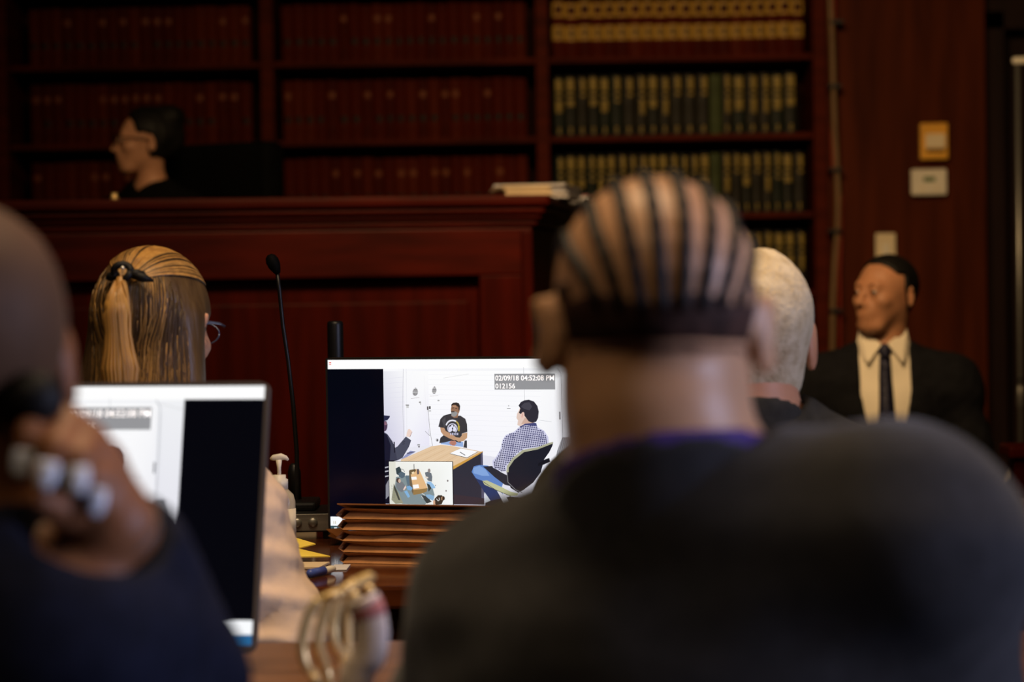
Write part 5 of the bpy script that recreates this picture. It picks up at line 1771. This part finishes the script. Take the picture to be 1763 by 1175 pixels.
for s_ in (-1, 1):
    gs.tube([hj + hm @ Vector(p_) for p_ in ((s_ * 0.080, -0.012, 0.006), (s_ * 0.082, 0.03, 0.010), (s_ * 0.072, 0.098, 0.010))], 0.0022, 6)
    gs.tube([hj + hm @ Vector((s_ * 0.036 + 0.030 * math.cos(a_), 0.105 - 0.09 * (0.036 + s_ * 0.03 * math.cos(a_)) + 0.006, 0.002 + 0.020 * math.sin(a_))) for a_ in [2 * math.pi * i / 18 for i in range(19)]], 0.0022, 6)
gs.build('glasses', M['blk'], J4['root'])
# high-backed black chair swung round behind the judge
cc = hipj - jf * 0.30
JC = thing('judge_chair', 'black high-backed leather chair behind the judge', 'chair', (hipj.x, hipj.y, FZ), jb)
sz = hipj.z - FZ - 0.10
MB().box((0, 0.02, sz - 0.045), (0.52, 0.50, 0.08), bev=0.03).build('seat', M['blk_soft'], JC)
ztop = P(400, 258, YJ + 0.1).z - FZ
bk = MB()
pth_b = [(0, -0.255, sz - 0.02), (0, -0.27, sz + 0.2), (0, -0.285, sz + 0.4), (0, -0.30, ztop - 0.03)]
bk.box((0, -0.235, (sz + ztop) / 2), (0.56, 0.10, ztop - sz + 0.06), bev=0.035)
bk.build('backrest', M['blk_soft'], JC)
MB().lathe([(0.03, 0.09), (0.03, sz - 0.085)], (0, 0, 0), 14).build('gas_post', M['blk'], JC)
for i in range(5):
    a = R(72 * i)
    MB().tube([(0, 0, 0.085), (0.27 * math.cos(a), 0.27 * math.sin(a), 0.03)], [0.022, 0.014], 8).build('leg', M['blk'], JC)
for s_ in (-1, 1):
    MB().tube([(s_ * 0.27, -0.22, sz + 0.02), (s_ * 0.29, -0.2, sz + 0.2), (s_ * 0.29, 0.12, sz + 0.2)], 0.02, 8).build('armrest', M['blk'], JC)

# --- seated man in the dark suit at the right ------------------------------------------
YS = 7.0
hc = P(1524, 508, YS)
nk = P(1519, 620, YS + 0.02)
sb = R(176)
sf = Vector((-math.sin(sb), math.cos(sb), 0)); sr = Vector((math.cos(sb), math.sin(sb), 0))
vs2_ = lambda p: np.maximum(np.abs((p - A3(nk)) @ A3(sr)) - (0.012 + np.clip(0.070 + 0.17 * ((p - A3(nk)) @ A3((0, 0, 1)) + 0.04), 0.0, 0.062)), -((p - A3(nk)) @ A3(sf)) + 0.02)
J5 = person('seated man in black suit, white shirt and dotted tie by the wood panelling', hc, rotm(R(130), R(4), R(0)), nk, nk - sr * 0.21 + Vector((0, 0, -0.085)), nk + sr * 0.21 + Vector((0, 0, -0.085)),
            Vector((nk.x + 0.02, YS + 0.06, nk.z - 0.49)), sb, nk - sr * 0.28 + sf * 0.05 + Vector((0, 0, -0.34)), nk - sr * 0.12 + sf * 0.24 + Vector((0, 0, -0.42)), nk + sr * 0.28 + sf * 0.05 + Vector((0, 0, -0.34)), nk + sr * 0.12 + sf * 0.24 + Vector((0, 0, -0.42)),
            M['skin_ruddy'], M['suit_black'], bulk=1.08, pad=0.012, neck_r=0.057, jaw=1.0, head_s=1.0, v_neck=vs2_, collar=False, h=0.0055)
shirt = SUB(J5['torso'](0.012), C(nk - Vector((0, 0, 0.02)), nk + Vector((0, 0, 0.2)), 0.060), 0.006)
shirt = U([shirt, INT(SUB(C(nk - Vector((0, 0, 0.04)), nk + Vector((0, 0, 0.10)), 0.076, 0.070), C(nk - Vector((0, 0, 0.06)), nk + Vector((0, 0, 0.2)), 0.0605), 0.003), HS(Vector((0, 0, 1)), nk + Vector((0, 0, 0.098))), 0.004)], 0.006)
vcol = lambda p: np.maximum(-((p - A3(nk)) @ A3(sf)) + 0.005, 0.85 * np.abs((p - A3(nk)) @ A3(sr)) + 0.045 - (p - A3(nk)) @ A3((0, 0, 1)))
shirt = SUB(shirt, vcol, 0.003)
sdf_obj('shirt', INT(shirt, HS((0, 0, -1), nk - Vector((0, 0, 0.44)))), nk - Vector((0.3, 0.3, 0.48)), nk + Vector((0.3, 0.3, 0.13)), 0.0055, M['shirt_w'], J5['root'])


def chest_y(dz):
    """distance along sf of the shirt front at height nk.z+dz (centre line)"""
    f_ = OFF(J5['torso'](0.012), 0)
    ts = np.linspace(0.35, 0.0, 90)
    pp_ = np.array([[*(nk + sf * float(t_) + Vector((0, 0, dz)))] for t_ in ts], dtype=np.float32)
    dd = f_(pp_)
    for t_, d_ in zip(ts, dd):
        if d_ < 0:
            return float(t_)
    return 0.07


def ribbon(name, zs_, ws_, th, m_, off=0.004, cx=None):
    mb = MB(); vs_ = []; fs_ = []
    for i, (z_, w_) in enumerate(zip(zs_, ws_)):
        c_ = nk + sf * (max(chest_y(z_), 0.066) + off) + Vector((0, 0, z_)) + sr * (cx[i] if cx else 0)
        for sx, dy in ((-1, 0), (0, th), (1, 0), (0, -th)):
            vs_.append(c_ + sr * (w_ * sx) + sf * dy)
    n = len(zs_)
    for i in range(n - 1):
        for a in range(4):
            fs_.append((i * 4 + a, i * 4 + (a + 1) % 4, (i + 1) * 4 + (a + 1) % 4, (i + 1) * 4 + a))
    fs_.append((3, 2, 1, 0)); fs_.append(tuple((n - 1) * 4 + a for a in range(4)))
    mb.add(vs_, fs_, 0, True)
    return mb.build(name, m_, J5['root'])


zz = [0.012 - 0.032 * i for i in range(12)]
tie_o = ribbon('tie', zz, [0.017 + 0.0013 * i for i in range(12)], 0.004, M['tie'], 0.006)
ribbon('tie_knot', [0.052, 0.042, 0.026, 0.010], [0.017, 0.023, 0.019, 0.013], 0.012, M['tie'], 0.010)
for s_ in (-1, 1):                                     # collar points
    mb = MB()
    t0 = nk + sf * 0.080 + sr * (s_ * 0.008) + Vector((0, 0, 0.050)); t1 = nk + sr * (s_ * 0.070) + sf * 0.020 + Vector((0, 0, 0.096)); t2 = nk + sr * (s_ * 0.050) + sf * 0.105 + Vector((0, 0, -0.005)); t3 = nk + sr * (s_ * 0.080) + sf * 0.040 + Vector((0, 0, 0.030))
    nrm = sf * 0.004 + sr * (s_ * 0.002)
    mb.add([t0, t1, t3, t2, t0 + nrm, t1 + nrm, t3 + nrm, t2 + nrm], [(0, 1, 2, 3), (7, 6, 5, 4), (0, 4, 5, 1), (1, 5, 6, 2), (2, 6, 7, 3), (3, 7, 4, 0)])
    mb.build('collar_point', M['shirt_w'], J5['root'])
reg = lambda p: np.maximum(np.maximum(p[:, 1] - 0.052 + 0.25 * np.abs(p[:, 0]) - 0.55 * (p[:, 2] - 0.075), -0.05 - p[:, 2]), np.where(p[:, 2] < 0.06, p[:, 1] - 0.002, -9))
hair_shell(J5, reg, 0.007, M['hair_black'], 0.0045, wr=(0.0012, 120))

# --- person at the left edge, hand raised to the neck -----------------------------------
YP = 1.72
_w = P(196, 905, YP - 0.06)
_kn = [P(78, 712, YP - 0.06), P(118, 728, YP - 0.066), P(155, 757, YP - 0.066), P(182, 797, YP - 0.06)]
_md = [P(50, 745, YP - 0.090), P(95, 772, YP - 0.100), P(140, 790, YP - 0.098), P(172, 828, YP - 0.085)]
_tp = [P(44, 790, YP - 0.092), P(86, 812, YP - 0.104), P(138, 822, YP - 0.102), P(168, 858, YP - 0.088)]
_hf = [C(_w, lerp(_w, k_, 0.98), 0.022, 0.0125) for k_ in _kn]
_hf = U(_hf, 0.014)
_fg = [U([C(a_, b_, 0.0105, 0.0095), C(b_, c_, 0.0095, 0.0082)], 0.004) for a_, b_, c_ in zip(_kn, _md, _tp)]
_th = U([C(lerp(_w, _kn[0], 0.25), P(110, 880, YP - 0.085), 0.016, 0.013), C(P(110, 880, YP - 0.085), P(66, 862, YP - 0.10), 0.012, 0.0095)], 0.008)
raised_hand = U([U([_hf] + _fg, 0.006), _th], 0.010)
raised_tips = [(c_, (c_ - b_).normalized()) for b_, c_ in zip(_md, _tp)]
hc = P(-92, 632, YP)
nk = P(-85, 955, YP + 0.0)
J6 = person('person in a navy jacket at the left edge with a raised hand and pale fingernails', hc, rotm(R(30), R(-8), 0), nk, P(-500, 1120, YP + 0.02), P(120, 1110, YP - 0.06),
            Vector((nk.x, YP - 0.05, SEAT)), R(8), P(-560, 1400, YP + 0.12), Vector((nk.x - 0.12, 2.14, ZN + 0.04)), P(290, 1165, YP + 0.06), P(196, 905, YP - 0.06),
            M['skin_brown'], M['suit_navy'], fem=0.6, bulk=1.0, neck_r=0.052, h=0.0055, head_s=1.0, pad=0.008,
            custom_hand=raised_hand)
reg = lambda p: np.maximum(p[:, 1] - 0.060 - 0.3 * (p[:, 2] - 0.03), -0.075 - p[:, 2])
hair_shell(J6, reg, 0.007, M['hair_brown'], 0.005, wr=(0.0008, 60))
bun = P(62, 690, YP - 0.075)
sdf_obj('hair_bun', WRINKLE(U([E(bun, (0.020, 0.018, 0.021)), C(bun, lerp(bun, hc, 0.35), 0.012)], 0.012), 0.0012, 260, 2), bun - Vector((0.06, 0.06, 0.06)), bun + Vector((0.06, 0.09, 0.06)), 0.004, M['hair_black'], J6['root'])
for k_, (p_, d_) in enumerate(J6['tips'][1]):
    n_ = Vector((0.05, -1.0, 0.35)).normalized()
    n_ = (n_ - d_ * n_.dot(d_)).normalized()
    s_ = d_.cross(n_)
    mb = MB()
    c_ = p_ + n_ * 0.0076
    vs_ = []
    for u in range(5):
        t_ = -0.006 + 0.005 * u
        w_ = (0.0066, 0.0076, 0.0076, 0.0066, 0.004)[u]
        for a in (-1, -0.5, 0, 0.5, 1):
            vs_.append(c_ + d_ * t_ + s_ * (w_ * a) + n_ * (0.0022 * (1 - a * a)))
    fs_ = [(u * 5 + a, u * 5 + a + 1, u * 5 + a + 6, u * 5 + a + 5) for u in range(4) for a in range(4)]
    mb.add(vs_, fs_, 0, True)
    o = mb.build('fingernail', M['nail'], J6['root'])
    sm_ = o.modifiers.new('thick', 'SOLIDIFY'); sm_.thickness = 0.0012; sm_.offset = 0
wr_ = P(196, 905, YP - 0.06)
el_ = P(290, 1165, YP + 0.06)
dd_ = (wr_ - el_).normalized()
u_ = dd_.cross(Vector((0, 1, 0))).normalized(); v_ = dd_.cross(u_)
MB().tube([wr_ + (u_ * math.cos(a_) * 0.031 + v_ * math.sin(a_) * 0.031) - dd_ * 0.002 for a_ in [2 * math.pi * i / 20 for i in range(21)]], 0.0022, 8).build('bracelet', M['bezel2'], J6['root'])

# ------------------------------------------------------------------ chairs under the seated people
chair('dark wooden chair under the braided man in the foreground', 0.16, 1.80, R(-10))
chair('dark wooden chair under the white-haired man', 0.335, 3.22, R(4))
chair('dark wooden chair under the woman in the beige jacket', J3['hip'].x, 3.27, R(-4), back_z=0.64)
chair('dark wooden chair under the person at the left edge', J6['hip'].x, J6['hip'].y, R(8))
chair('dark wooden chair under the seated man by the panelling', J5['hip'].x, J5['hip'].y, sb, seat_z=J5['hip'].z - 0.115, back_z=0.62)
